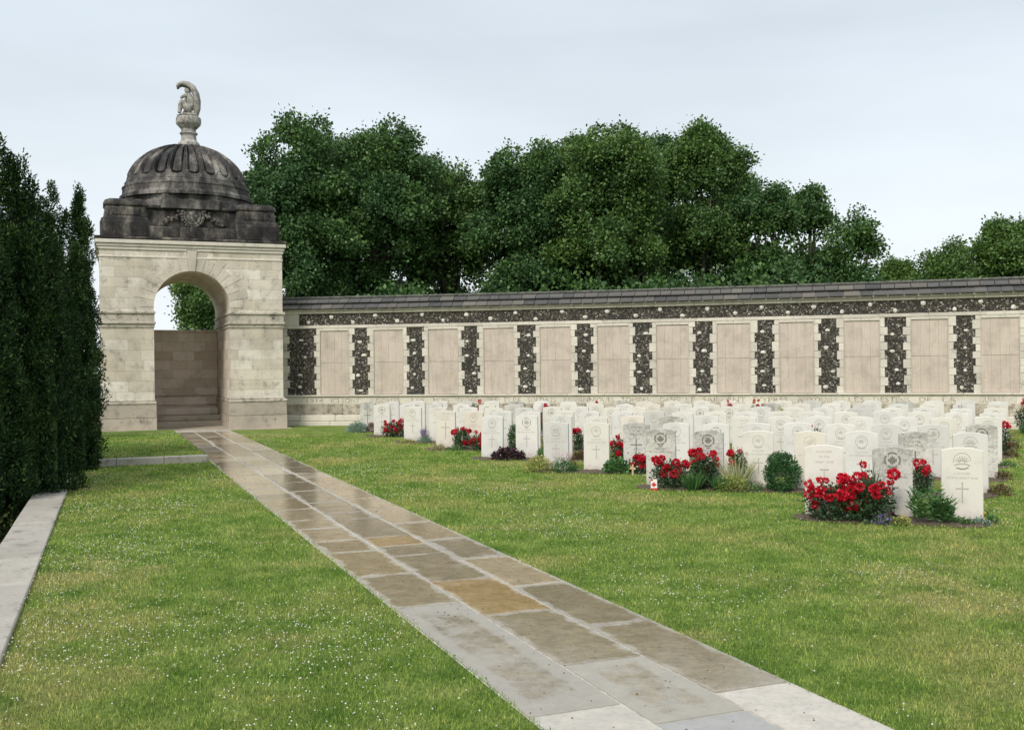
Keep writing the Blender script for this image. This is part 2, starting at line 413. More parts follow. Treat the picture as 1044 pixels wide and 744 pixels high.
M.bump(M.math('ADD', M.noise(20, 6, .7, v), M.math('MULTIPLY', M.noise(3, 3, .5, v), 1.5)), .16, .006); m_flag = M.m
M = Mat('path_mortar'); v = M.geo('Position'); M.col(M.ramp(M.noise(12, 5, .7, v), [(.35, (.34, .32, .27)), (.62, (.60, .575, .51))])).rough(.6); m_mortar = M.m
M = Mat('bark'); M.col(M.ramp(M.noise(5, 5, .7, stretch=(4, 4, .6)), [(.3, (.035, .028, .02)), (.7, (.10, .085, .065))])).bump(M.noise(9, 5, .7, stretch=(5, 5, .6)), .8, .03); m_bark = M.m

# ------------------------------------------------------------------ site geometry
# wall line: a shallow arc, s metres from the pavilion corner
PH0 = R(-7.6); KAP = R(-.68); WX, WY = -6.52, 29.5
def wall_pt(s, d=0.0):
    p = PH0 + KAP * s
    x_ = WX + (math.sin(p) - math.sin(PH0)) / KAP; y_ = WY - (math.cos(p) - math.cos(PH0)) / KAP
    return x_ + math.sin(p) * d, y_ - math.cos(p) * d, p
# path axes
PTH = math.atan(.4038); PD = Vector((-math.sin(PTH), math.cos(PTH), 0)); PN = Vector((math.cos(PTH), math.sin(PTH), 0)); PO = Vector((.107, 4.66, 0))
def pp(n_, t_, z=0): return PO + PN * n_ + PD * t_ + Vector((0, 0, z))
# kerb line: inner edge through (-2.86,5.72) heading parallel to the path
KD = Vector((-.3605, .9328, 0)); KN = Vector((.9328, .3605, 0)); KO = Vector((-2.86, 5.72, 0))
def kp(n_, t_, z=0): return KO + KN * n_ + KD * t_ + Vector((0, 0, z))

# lower ground and upper terrace
def sheet(name, pts, m, kind='structure'):
    me = bpy.data.meshes.new(name); me.from_pydata([tuple(p) for p in pts], [], [list(range(len(pts)))]); me.update()
    return tag(link(name, me, m), kind=kind)
sheet('ground', [(-900, -900, -1.25), (900, -900, -1.25), (900, 900, -1.25), (-900, 900, -1.25)], m_low)
a, b_ = kp(-.05, -40), kp(-.05, 700)
sheet('lawn', [a, (700, -45, 0), (700, 700, 0), b_], m_lawn)
# left kerb: coping stones of the terrace's retaining wall
root = empty('retaining_wall', kp(-.2, 0)); tag(root, 'low pale stone retaining wall whose flat coping edges the lawn beside the dark yews', 'retaining wall')
mb = MB(); MI = Matrix.Translation(-kp(-.2, 0))
def KM(n_, t_, z): return MI @ kp(n_, t_, z)
t = -8.0
while t < 24:
    l = random.uniform(.9, 1.25); mb.box(-.40, 0, t + .004, t + l - .004, -.10, .035 + random.uniform(-.004, .004), KM, bev=.008); t += l
mb.build('coping', m_kerb, root)
mb = MB(); mb.box(-.36, -.04, -8, 24, -1.25, -.09, KM); mb.build('wall_face', m_ashlar, root)

# raised grass plot before the pavilion, with its stone kerb across the lawn
mb = MB()
S0 = 13.60
def path_n_left(t_): return -.0
A = Vector((-7.20, 17.40, 0)); Bp = Vector((-5.40, 18.16, 0))
ta = (A - PO).dot(PD); tb_ = (Bp - PO).dot(PD); na = (A - PO).dot(PN)
TK = (ta + tb_) / 2; NL = na - .05
vs = [pp(NL - .35, TK + .1, .10), pp(-.05, TK + .1, .10), pp(-.05, 23.35, .10), pp(NL - .35, 23.35, .10)]
lo = [Vector((p.x, p.y, -.01)) for p in vs]
mb.add([tuple(p) for p in vs + lo], [(0, 1, 2, 3), (0, 4, 5, 1), (1, 5, 6, 2), (2, 6, 7, 3), (3, 7, 4, 0)])
tag(mb.build('raised_lawn', m_lawn), kind='structure')
root = empty('kerb', pp(NL, TK)); tag(root, 'low pale stone kerb crossing the left lawn, from the yews to the path', 'kerb')
mb = MB(); MI2 = Matrix.Translation(-pp(NL, TK))
t = NL - .3
while t < -.08:
    l = min(random.uniform(.6, .9), -.03 - t); mb.box(t + .003, t + l - .003, TK - .06, TK + .13, -.02, .125, lambda a_, b, c_: MI2 @ pp(a_, b, c_), bev=.01); t += l
mb.build('kerb_stone', m_kerb, root)

# ------------------------------------------------------------------ path
mb = MB(); tints = []
TINT = {'o': (.50, .37, .19), 'c': (.66, .59, .48), 'b': (.38, .33, .235), 'g': (.42, .41, .38), 't': (.52, .44, .31), 'y': (.46, .385, .25)}
def joints(first, t1):
    l = list(first)
    while l[-1] < t1: l.append(l[-1] + random.choice([.55, .75, .95, 1.05, 1.15, 1.3]))
    l[-1] = t1; return l
JL = joints([-4, -2.6, -1.3, .125, 2.47, 3.60, 4.72, 5.35, 6.17, 6.8, 7.69], 23.5)
JM = joints([-4, -2.9, -1.5, -.186, .81, 2.05, 3.19, 4.34, 4.85, 5.39, 6.64, 7.2], 23.5)
JR = joints([-4, -2.5, -1.2, .085, 1.505, 2.77, 3.97, 5.01, 6.14, 7.3], 23.5)
spec = {('M', 3): 'o', ('M', 4): 'b'}
def slabs(js, n0, n1, key):
    for i in range(len(js) - 1):
        t0, t1 = js[i], js[i + 1]; tm = (t0 + t1) / 2
        kx = 'bbtbttyy'[random.randrange(8)]; wet = random.uniform(-.02, .22)
        if tm < .2: wet = -.55; kx = 'g'
        if key == 'L' and tm < 2.4 and tm > .1: kx = 'b'; wet = -.27
        if key == 'L' and tm < .1: kx = 'c'; wet = -.8
        if key == 'M' and abs(tm - 2.6) < .1: kx = 'o'; wet = .18
        if key == 'M' and -.1 < tm < .8: kx = 'b'; wet = -.30
        if key == 'M' and abs(tm - 1.4) < .1: kx = 'b'; wet = .12
        if key == 'M' and tm > 4.8 and abs(tm - 5.1) < .2: kx = 'o'; wet = .2
        if key == 'R' and tm < 0: kx = 'c'; wet = -.8
        if key == 'R' and 0 < tm < 3: kx = 'b'; wet = .12
        if key == 'R' and abs(tm - 5.6) < .1: kx = 'y'
        if tm > 5: wet = random.uniform(.05, .2)
        if tm > 9: wet = random.uniform(.02, .3); kx = random.choice('ttcctb')
        g = .008 if tm < 5 else .014; z1 = .007 + random.uniform(0, .0022)
        b0 = len(mb.uv)
        c = TINT[kx]; q = random.uniform(.9, 1.12); c = tuple(x_ * q for x_ in c)
        a0, a1, c0, c1 = n0 + g, n1 - g, t0 + g, t1 - g
        vs = [pp(a0, c0, z1), pp(a1, c0, z1), pp(a1, c1, z1), pp(a0, c1, z1)]
        lo = [Vector((p.x, p.y, -.02)) for p in vs]
        bb = len(mb.v); mb.v += [tuple(p) for p in vs + lo]
        uvq = {0: (0, 0), 1: (1, 0), 2: (1, 1), 3: (0, 1)}
        for f in ((0, 1, 2, 3), (0, 4, 5, 1), (1, 5, 6, 2), (2, 6, 7, 3), (3, 7, 4, 0)):
            mb.f.append([bb + k for k in f]); mb.m.append(0)
            for k in f:
                u_ = uvq[k % 4]; mb.uv.append(u_ if f == (0, 1, 2, 3) else (0, 0)); tints.append((*c, wet))
NB = (0, .49, .985, 1.435)
slabs(JL, NB[0], NB[1], 'L'); slabs(JM, NB[1], NB[2], 'M'); slabs(JR, NB[2], NB[3], 'R')
me = mb.mesh('path')
ca = me.color_attributes.new('tint', 'FLOAT_COLOR', 'CORNER'); ca.data.foreach_set('color', np.array(tints, 'f').ravel())
me.materials.append(m_flag); tag(link('path', me, m_flag), kind='structure')
sheet('path_bed', [pp(-.005, -4, .0035), pp(1.44, -4, .0035), pp(1.44, 24.1, .0035), pp(-.005, 24.1, .0035)], m_mortar)

# ------------------------------------------------------------------ pavilion
PR = R(21.5); PC = Vector((-8.465, 27.45, 0)); HW = 2.335; DEP = 4.0; AR = .97; AX = -.04; ZS = 3.275; HB = 4.98
pav = empty('domed_pavilion', PC, PR)
tag(pav, 'square pale stone arched pavilion with blackened dome at the end of the memorial wall', 'pavilion')
arc = [(AX - AR * math.cos(math.pi * k / 24), ZS + AR * math.sin(math.pi * k / 24)) for k in range(25)]
poly = [(-HW, 0), (AX - AR, 0)] + arc + [(AX + AR, 0), (HW, 0), (HW, HB), (-HW, HB)]
mb = MB()
# outer shell: front, back, sides in pale ashlar, passage in browner stone
n = len(poly)
vs = [(p[0], 0, p[1]) for p in poly] + [(p[0], DEP, p[1]) for p in poly]
mb.add(vs, [list(range(n)), list(range(2 * n - 1, n - 1, -1))], lambda p: (p[0] + .1, p[2] + .02))
for i in range(n):
    j = (i + 1) % n; inside = 1 <= i <= n - 5
    f = [j, i, n + i, n + j]
    if inside:
        b0 = len(mb.v); mb.v += [vs[k] for k in f]; mb.f.append([b0, b0 + 1, b0 + 2, b0 + 3]); mb.m.append(1)
        acc = 0
        u0 = poly[i]; 
        def hh(k):
            q = poly[k]
            if q[1] <= ZS: return q[1]
            an = math.acos(max(-1, min(1, (AX - q[0]) / AR))); an = min(an, math.pi - an); return ZS + an * AR
        mb.uv += [(vs[k][1], hh(k % n)) for k in f]
    else:
        mb.add([vs[k] for k in f], [[0, 1, 2, 3]], lambda p: (p[1] + 3, p[2] + .02))
mb.build('wall', [m_ashlar, m_ashlar_in], pav)
# voussoirs
mb = MB(); NV = 17
for k in range(NV):
    a0 = math.pi * k / NV + .006; a1 = math.pi * (k + 1) / NV - .006
    ro = AR + (.66 if k == NV // 2 else (.52 if k % 2 else .36)); ri = AR + .0
    q = []
    for a in (a0, (a0 + a1) / 2, a1): q.append((AX - ri * math.cos(a), ZS + ri * math.sin(a)))
    for a in (a1, a0): q.append((AX - ro * math.cos(a), ZS + ro * math.sin(a)))
    mb.prism(q[::-1], -.012 if k != NV // 2 else -.035, .06)
mb.build('voussoir_ring', m_voussoir, pav)
# plinth, impost mouldings on both piers
for s_ in (-1, 1):
    mb = MB(); mi = MB(); mc = MB()
    xo = s_ * HW; xi = AX + s_ * AR
    def bx(mbx, pr, z0, z1, bev=.008, ins=None):
        ins = pr if ins is None else ins
        a, b = sorted((xo + s_ * pr, xi - s_ * ins)); mbx.box(a, b, -pr, DEP + pr, z0, z1, bev=bev)
    bx(mb, .09, -.05, .36, .01, .05); bx(mb, .08, .366, .72, .01, .045)
    bx(mc, .10, .722, .80, .02, .05); bx(mc, .05, .80, .84, .015, .03)
    bx(mi, .03, 2.74, 2.82, .01, .02); bx(mi, .07, 2.822, 2.90, .02, .045); bx(mi, .025, 2.902, 3.09, .004, .015); bx(mi, .065, 3.092, 3.17, .02, .04)
    mb.build('plinth', m_base_stone, pav); mc.build('plinth_ledge', m_mould, pav); mi.build('impost_moulding', m_mould, pav)
mb = MB()
for z0, z1, p in ((4.56, 4.62, .02), (4.76, 4.84, .035), (4.842, 4.92, .06), (4.922, 5.03, .10)):
    mb.box(-HW - p, HW + p, -p, DEP + p, z0, z1, bev=.015)
mb.build('cornice', m_quoin, pav)
mb = MB(); mb.box(-HW - .115, HW + .115, -.115, DEP + .115, 5.032, 5.11, bev=.02)
mb.box(-HW + .07, HW - .07, .07, DEP - .07, 5.11, 5.42, bev=.03)
# recessed attic between the corner blocks
mb.box(-HW + .5, HW - .5, .42, DEP - .42, 5.44, 5.92, bev=.03); mb.box(-HW + .45, HW - .45, .36, DEP - .36, 5.922, 6.02, bev=.03)
mb.build('attic', m_dark, pav)
# corner blocks: flared base, inset panels, rounded shoulders
for sx_ in (-1, 1):
    for fy in (0, 1):
        cx = sx_ * (HW - .66); cy = .66 if fy == 0 else DEP - .66
        mb = MB(); prof = [(.64, 5.14), (.64, 5.50), (.62, 5.55), (.61, 5.60), (.555, 5.64), (.53, 5.80), (.515, 5.93), (.555, 5.96), (.555, 6.01), (.52, 6.08), (.42, 6.13), (.0, 6.16)]
        b = len(mb.v); nn = 20
        def sq(r, k):
            a = 2 * math.pi * (k + .5) / nn; c, s2 = math.cos(a), math.sin(a); ex = .28
            return r * math.copysign(abs(c) ** ex, c), r * math.copysign(abs(s2) ** ex, s2)
        for r, z in prof:
            for k in range(nn): u_, v_ = sq(max(r, .001), k); mb.v.append((cx + u_, cy + v_, z))
        for i in range(len(prof) - 1):
            for k in range(nn):
                k2 = (k + 1) % nn; mb.f.append([b + i * nn + k, b + i * nn + k2, b + (i + 1) * nn + k2, b + (i + 1) * nn + k]); mb.m.append(0); mb.uv += [(0, 0)] * 4
        o_ = mb.build('corner_block', m_dark, pav)
        mb = MB(); mb.box(cx - .34, cx + .34, cy - .565 if fy == 0 else cy + .50, cy - .50 if fy == 0 else cy + .565, 5.68, 5.89, bev=.02)
        mb.build('raised_panel', m_dark, o_)
# drum and dome
CY = DEP / 2
mb = MB(); mb.lathe([(1.86, 5.95), (1.86, 6.18), (1.80, 6.22), (1.80, 6.34), (1.78, 6.345)], 8, (0, CY), math.pi / 8)
mb.build('drum', m_dome, pav)
mb = MB(); mb.lathe([(1.50, 6.35), (1.81, 6.35), (1.81, 6.43), (1.765, 6.47), (1.74, 6.51), (1.73, 6.64), (1.745, 6.66), (1.745, 6.69), (1.69, 6.71), (1.67, 6.79), (1.675, 6.80), (1.675, 6.82), (1.635, 6.835), (1.50, 6.84)], 96, (0, CY), cap=False)
mb.build('dome_moulding', m_dome, pav)
DTOP = 7.985; DZ0 = 6.64
def dome_r(z): return 1.65 * max(0, 1 - ((z - DZ0) / (DTOP - DZ0)) ** 2.15) ** .5
mb = MB(); NL_ = 22; n = 528; NZ = 90; zs = [6.79 + (DTOP - .012 - 6.79) * (1 - (1 - k / NZ) ** 1.35) for k in range(NZ + 1)]
b = len(mb.v)
for z in zs:
    th_ = math.asin(min(1, (z - DZ0) / (DTOP - DZ0)))
    for k in range(n):
        ph = (k / n * NL_) % 1.0; u_ = abs(ph - .5) * 2      # 0 at the middle of a lobe, 1 between lobes
        half = .64; zb = 6.95 + .09 * (1 - math.sqrt(max(0, 1 - min(1, u_ / half) ** 2)))
        up_ = max(0, min(1, (DTOP - .03 - z) / .05)); on = max(0, min(1, (z - zb) / .03 + .5))
        gro = math.exp(-((u_ - half) / .11) ** 2) * on
        if u_ < half: gro = max(gro, math.exp(-((z - zb) / .022) ** 2))
        ins = 1 if (u_ < half and z > zb) else 0
        rim = math.exp(-((u_ - half - .24) / .09) ** 2) * on
        dr = (-.03 * ins - .105 * gro + .025 * rim) * up_
        r = dome_r(z) + dr * math.cos(th_) ; zz = z + dr * math.sin(th_)
        a = 2 * math.pi * (k / n + .5 / NL_ * 0) + R(3); mb.v.append((r * math.cos(a), CY + r * math.sin(a), zz))
for i in range(NZ):
    for k in range(n):
        k2 = (k + 1) % n; mb.f.append([b + i * n + k, b + i * n + k2, b + (i + 1) * n + k2, b + (i + 1) * n + k]); mb.m.append(0); mb.uv += [(0, 0)] * 4
mb.build('dome', m_dome, pav)
mb = MB(); FD = -.17; mb.lathe([(q_[0], q_[1] + FD) for q_ in [(.30, 8.00), (.31, 8.16), (.30, 8.22), (.25, 8.27), (.22, 8.32), (.205, 8.42), (.21, 8.46), (.25, 8.49), (.25, 8.52), (.20, 8.54), (.205, 8.62), (.26, 8.68), (.335, 8.76), (.35, 8.80), (.345, 8.93), (.33, 8.96), (.29, 8.97)]], 16, (.06, CY), math.pi / 16)
mb.build('finial', m_statue, pav)
# carved wreath cartouche on the attic
car = MB()
def ell(cx, cz, rx, rz, rad, y=.35, m=18):
    pts = [(cx + rx * math.cos(2 * math.pi * k / m), y, cz + rz * math.sin(2 * math.pi * k / m)) for k in range(m + 1)]
    car.tube(pts, rad, 5)
ell(0.02, 5.79, .20, .26, .035, .36); car.blob((.02, .38, 5.79), (.17, .05, .22), seed=3)
for k in range(26):
    a = 2 * math.pi * k / 26; car.blob((.02 + .28 * math.cos(a), .38, 5.79 + .33 * math.sin(a)), (.055, .07, .055), seed=k, sub=4)
for s_ in (-1, 1):
    for k in range(16):
        q = k / 15; car.blob((.02 + s_ * (.34 + .42 * q + random.uniform(-.03, .03)), .38, 5.80 - .28 * q + random.uniform(-.07, .09) * (1.3 - q)), (.05, .055, .05), seed=k + 40, sub=4)
for k in range(3): car.blob((-.08 + .1 * k, .34, 6.17 + (.04 if k == 1 else 0)), (.055, .05, .06), seed=90 + k, sub=4)
car.box(-.12, .16, .30, .42, 6.07, 6.12, bev=.01)
mb_o = car.build('carved_cartouche', m_carving, pav)
# rear screen wall, steps and floor inside the passage
mb = MB(); x0, x1 = AX - AR + .01, AX + AR - .01
mb.box(x0, x1, DEP - .55, DEP - .25, .30, 2.75)
mb.build('screen_wall', m_ashlar_in, pav)
mb = MB(); mb.box(x0, x1, DEP - .60, DEP - .20, 2.752, 2.80, bev=.01); mb.build('screen_coping', m_ashlar_in, pav)
for y0_, z0_, z1_ in ((.63, .86, .93), (.60, .58, .66)):
    mb = MB(); mb.box(x0, x1, DEP - y0_, DEP - .5, z0_, z1_, bev=.015); mb.build('screen_moulding', m_ashlar_in, pav)
mb = MB(); mb.box(x0, x1, DEP - .95, DEP - .58, .30, .50, bev=.015); mb.build('screen_plinth', m_ashlar_in, pav)
mb = MB(); mb.box(x0, x1, 2.1, DEP - .1, -.02, .15, bev=.015); mb.build('step', m_base_stone, pav)
mb = MB(); mb.box(x0, x1, 2.45, DEP - .1, .152, .30, bev=.015); mb.build('step', m_base_stone, pav)
# paved threshold
mb = MB(); 
for k in range(7):
    a = -HW - .2 + k * .72
    for (y0, y1) in ((-.42, -.02), (0, 1.05), (1.06, 2.1)):
        if y0 >= 0 and not (AX - AR - .7 < a < AX + AR): continue
        aa, bb2 = (a, a + .71) if y0 < 0 else (max(a, AX - AR), min(a + .71, AX + AR))
        if bb2 - aa > .05: mb.box(aa, bb2, y0, y1, -.02, .012, bev=.004)
mb.build('threshold', m_base_stone, pav)

# statue on the finial: kneeling figure under a folded wing, carved in stone
def skin(name, verts, edges, radii, m, parent, sub=1, root=0):
    me = bpy.data.meshes.new(name); me.from_pydata(verts, edges, []); o = bpy.data.objects.new(name, me); col.objects.link(o)
    md = o.modifiers.new('s', 'SKIN')
    for i, r in enumerate(radii):
        r = r if isinstance(r, tuple) else (r, r); me.skin_vertices[0].data[i].radius = r
    me.skin_vertices[0].data[root].use_root = True
    md2 = o.modifiers.new('u', 'SUBSURF'); md2.levels = sub + 1; md2.render_levels = sub + 1
    dg = bpy.context.evaluated_depsgraph_get(); me2 = bpy.data.meshes.new_from_object(o.evaluated_get(dg)); me2.name = name
    bpy.data.objects.remove(o); bpy.data.meshes.remove(me); me2.materials.clear(); me2.materials.append(m)
    me2.polygons.foreach_set('use_smooth', [True] * len(me2.polygons))
    return link(name, me2, m, parent)
cw = pav.matrix_basis @ Vector((0, CY, 8.965)) if False else (Matrix.Translation(PC) @ Matrix.Rotation(PR, 4, 'Z')) @ Vector((.06, CY, 8.965 - .17))
stt = empty('stone_statue', cw, R(14)); stt.scale = (1.12, 1.15, 1.09); tag(stt, 'pale stone statue of a crouching winged figure on top of the dome', 'statue')
# x to the right of the photo, z up; the figure kneels facing left
SV = [(.08, 0, .17), (.10, 0, .33), (.07, 0, .50), (.02, 0, .62), (-.02, -.01, .70), (-.04, -.01, .78),
      (-.02, -.10, .20), (-.17, -.12, .42), (-.19, -.12, .22), (-.22, -.12, .06),
      (.02, .10, .12), (-.18, .10, .09), (.12, .12, .06), (.22, .12, .05),
      (-.03, -.11, .56), (-.15, -.13, .50), (-.17, -.12, .45),
      (-.03, .11, .56), (-.10, .14, .42), (-.17, .06, .44)]
SE = [(0, 1), (1, 2), (2, 3), (3, 4), (4, 5), (0, 6), (6, 7), (7, 8), (8, 9), (0, 10), (10, 11), (11, 12), (12, 13), (2, 14), (14, 15), (15, 16), (2, 17), (17, 18), (18, 19)]
SR = [.13, .125, .12, .06, .085, .07, .10, .075, .06, .05, .10, .08, .06, .04, .06, .048, .04, .06, .048, .04]
skin('figure', SV, SE, SR, m_statue, stt)
wg = MB()                                       # the wing: feathers fanning from the shoulder over the head
for k in range(9):
    q = k / 8; y = -.10 + .2 * q
    o0 = [(.20, .02), (.245, .22), (.25, .42), (.215, .62), (.13, .80), (.0, .88), (-.12, .90), (-.20, .86), (-.23, .79)]
    o0 = [(x_ - .015 * abs(k - 4) * .6, z * (1 - .01 * abs(k - 4))) for x_, z in o0]
    wg.tube([(x_, y, z) for x_, z in o0], [.04, .06, .065, .065, .06, .06, .055, .05, .03], 5)
for k in range(5):
    y = -.10 + .05 * k; wg.tube([(.16, y, .10), (.19, y, .3), (.18, y, .5), (.14, y, .64)], [.04, .045, .045, .03], 5)
wg.build('wing', m_statue, stt, True)
mb = MB(); mb.blob((-.02, 0, .03), (.27, .22, .07), seed=5); mb.blob((.14, .02, .10), (.12, .14, .09), seed=6); mb.blob((.17, -.05, .2), (.06, .08, .1), seed=8)
mb.build('rock_base', m_statue, stt, True)

# ------------------------------------------------------------------ memorial wall
mw = empty('memorial_wall', (0, 0, 0)); tag(mw, 'long curved flint and pale stone memorial wall with engraved name panels under a slate roof', 'wall')
S0, S1 = -.75, 30.0
def WM(s, d, z): x_, y_, _ = wall_pt(s, d); return (x_, y_, z)
def band(mb, s0, s1, d0, d1, z0, z1, step=.8, joint=0, bev=0, m=0):
    s = s0
    while s < s1 - 1e-6:
        l = min(step if not joint else random.uniform(step * .75, step * 1.2), s1 - s)
        mb.box(s + (joint / 2), s + l - joint / 2, d0, d1, z0, z1, lambda a, b, c: WM(a, b, c), bev=bev, m=m); s += l
PW = 1.587; PC0 = 2.28
piers = [(.12, .93)] + [(PC0 + PW * k - .225, PC0 + PW * k + .225) for k in range(18)]
# core
mb = MB(); s = S0
while s < S1: mb.box(s, s + .8, -.45, -.03, -.1, 3.2, WM); s += .8
mb.build('wall_core', m_quoin, mw)
# flint faces with white cobbles
ff = MB()
band(ff, .45, S1, -.03, .0, 2.84, 3.17)
for a, b in piers:
    ff.box(a - .12, b + .12, -.03, .0, .86, 2.75, WM)
for k in range(44):
    s = .75 + .66 * k + random.uniform(-.06, .06); z = 3.075 if k % 2 else 2.93
    x_, y_, _ = wall_pt(s, .0); ff.blob((x_, y_, z + random.uniform(-.02, .02)), (.06, .045, .055), 1, k, 6)
for i, (a, b) in enumerate(piers):
    for k in range(4):
        s = (a + b) / 2 + random.uniform(-.11, .11); z = 1.02 + .46 * k + random.uniform(-.08, .08); x_, y_, _ = wall_pt(s, 0)
        ff.blob((x_, y_, z), (random.uniform(.045, .075), .04, random.uniform(.035, .05)), 1, 60 + i * 4 + k, 6)
ff.build('flint_facing', [m_flint, m_cobble], mw)
# quoin frames and panels
for i in range(len(piers) - 1):
    a, b = piers[i][1], piers[i + 1][0]
    qf = MB(); zz = .86; k = 0
    while zz < 2.74:
        h = min(random.uniform(.17, .26), 2.75 - zz)
        if 2.75 - (zz + h) < .09: h = 2.75 - zz
        for sd_ in (0, 1):
            lw = (.02 if (k + sd_ + i) % 2 else -.05) + random.uniform(-.012, .012)
            if sd_ == 0: qf.box(a - lw - .02, a + .13, -.03, .022 + random.uniform(0, .003), zz + .003, zz + h - .003, WM, bev=.006)
            else: qf.box(b - .13, b + lw + .02, -.03, .022 + random.uniform(0, .003), zz + .003, zz + h - .003, WM, bev=.006)
        zz += h; k += 1
    m_ = (a + b) / 2
    qf.box(a + .132, m_ - .002, -.03, .024, 2.68, 2.752, WM, bev=.005); qf.box(m_ + .002, b - .132, -.03, .0235, 2.68, 2.752, WM, bev=.005)
    for (u0, u1) in ((a + .132, a + .147), (b - .147, b - .132)): qf.box(u0, u1, -.03, .028, .862, 2.678, WM)
    qf.build('panel_frame', m_quoin, mw)
    pn = MB(); n_ = 4; u0, u1 = a + .15, b - .15; wv = (u1 - u0) / n_
    for c_ in range(n_):
        for (z0, z1) in ((.875, 1.775), (1.78, 2.676)):
            pn.box(u0 + wv * c_ + .0007, u0 + wv * (c_ + 1) - .0007, -.05, -.004 - random.uniform(0, .004), z0, z1, WM, bev=.003)
    pn.build('name_panel', m_panel, mw)
# first quoins at the pavilion end
mb = MB(); zz = .86; k = 0
while zz < 2.75:
    h = .21 if zz + .21 < 2.66 else 2.75 - zz
    mb.box(S0, .12 + (.04 if k % 2 else -.03), -.03, .022, zz + .003, zz + h - .003, WM, bev=.006); zz += h; k += 1
mb.box(S0, .45, -.03, .022, 2.842, 3.17, WM, bev=.006)
mb.build('end_quoin', m_quoin, mw)
mb = MB(); band(mb, S0, S1, -.03, .03, 2.755, 2.84, 1.1, .003, .006); band(mb, S0, S1, -.05, .05, 3.172, 3.245, 1.1, .003, .012); band(mb, S0, S1, -.05, .10, 3.247, 3.285, 1.1, .003, .01)
mb.build('stone_band', m_quoin, mw)
mb = MB(); band(mb, S0, S1, -.04, .10, .815, .86, 1.3, .003, .012)
mb.build('ledge', m_ledge, mw)
mb = MB(); band(mb, S0, S1, -.04, .045, .60, .812, 1.3, .003, .004); mb.build('inscription_band', m_ledge, mw)
mb = MB(); band(mb, S0, S1, -.04, .06, .30, .597, .85, .004, .01); mb.build('rough_course', m_plinthrough, mw)
mb = MB(); band(mb, S0, S1, -.04, .20, -.05, .12, 1.2, .003, .015); band(mb, S0, S1, -.04, .14, .123, .297, 1.3, .003, .025); mb.build('base_course', m_ledge, mw)
# slate roof: two visible courses and a ridge
mb = MB(); 
for cz, (d0, z0, d1, z1) in enumerate(((.19, 3.300, -.04, 3.425), (.05, 3.470, -.20, 3.60))):
    for side in (1, -1):
        s = S0 + (.2 if cz else 0)
        while s < S1:
            l = random.uniform(.26, .40); th = .034
            f = lambda a, b, c: WM(a, b if side == 1 else -.42 - b, c)
            loc = [(s + .007, d0, z0), (s + l - .007, d0, z0), (s + l - .007, d1, z1), (s + .007, d1, z1)]
            dz = random.uniform(0, .006)
            up = [(p[0], p[1], p[2] + th + dz) for p in loc]
            vs = [f(*p) for p in loc + up]
            fs = [(3, 2, 1, 0), (4, 5, 6, 7), (0, 1, 5, 4), (1, 2, 6, 5), (2, 3, 7, 6), (3, 0, 4, 7)]
            if side == -1: fs = [t_[::-1] for t_ in fs]
            mb.add(vs, fs); s += l
mb.build('slate_roof', m_slate, mw)
mb = MB(); band(mb, S0, S1, -.31, -.11, 3.60, 3.67, .9, .004, .03); mb.build('ridge', m_ridge, mw)
mb = MB(); band(mb, S0, S1, -.42, -.03, 3.2, 3.43, .8); mb.build('roof_core', m_quoin, mw)
# inscription
def text_np(txt, size, depth=.004):
    cu = bpy.data.curves.new('t', 'FONT'); cu.body = txt; cu.size = size; cu.extrude = depth; cu.align_x = 'CENTER'; cu.resolution_u = 2
    o = bpy.data.objects.new('t', cu); col.objects.link(o); dg = bpy.context.evaluated_depsgraph_get()
    me = bpy.data.meshes.new_from_object(o.evaluated_get(dg)); V = [tuple(v.co) for v in me.vertices]; F = [list(p.vertices) for p in me.polygons]
    bpy.data.objects.remove(o); bpy.data.curves.remove(cu); bpy.data.meshes.remove(me); return V, F
F_ = 1050.
def s_at(px):
    lo_, hi = -1.0, 40.0
    for _ in range(40):
        mdl = (lo_ + hi) / 2; x_, y_, _p = wall_pt(mdl)
        if x_ / y_ * F_ < px - 522: lo_ = mdl
        else: hi = mdl
    return lo_
mb = MB()
WORDS = [('1914', 313, 330), ('ICI SONT', 338, 367), ('INSCRITS', 378, 408), ('LES', 417, 436), ('NOMS', 442, 458), ("D'OFFICIERS", 467, 507), ('ET DE', 514, 531), ('SOLDATS', 538, 567),
         ('BRITANNIQUES', 575, 626), ('TOMBES', 633, 662), ('DANS', 673, 692), ('LE', 699, 709), ('SAILLANT', 716, 760), ("D'YPRES", 768, 803), ('AUXQUELS', 813, 854), ('LES', 864, 882), ('DESTINS', 890, 927), ('DE', 937, 949), ('LA', 960, 975), ('GUERRE', 998, 1024)]
for txt, p0, p1 in WORDS:
    a, b = s_at(p0), s_at(p1); V, Fc = text_np(txt, .19); xs = [v[0] for v in V]; wd = max(xs) - min(xs); k = (b - a) / wd; mid = (a + b) / 2; xm = (max(xs) + min(xs)) / 2
    k = min(k, 1.5)
    mb.add([WM(mid + (v[0] - xm) * k, .046 + v[2], .635 + v[1] ) for v in V], Fc)
mb.build('inscription', m_letter, mw)

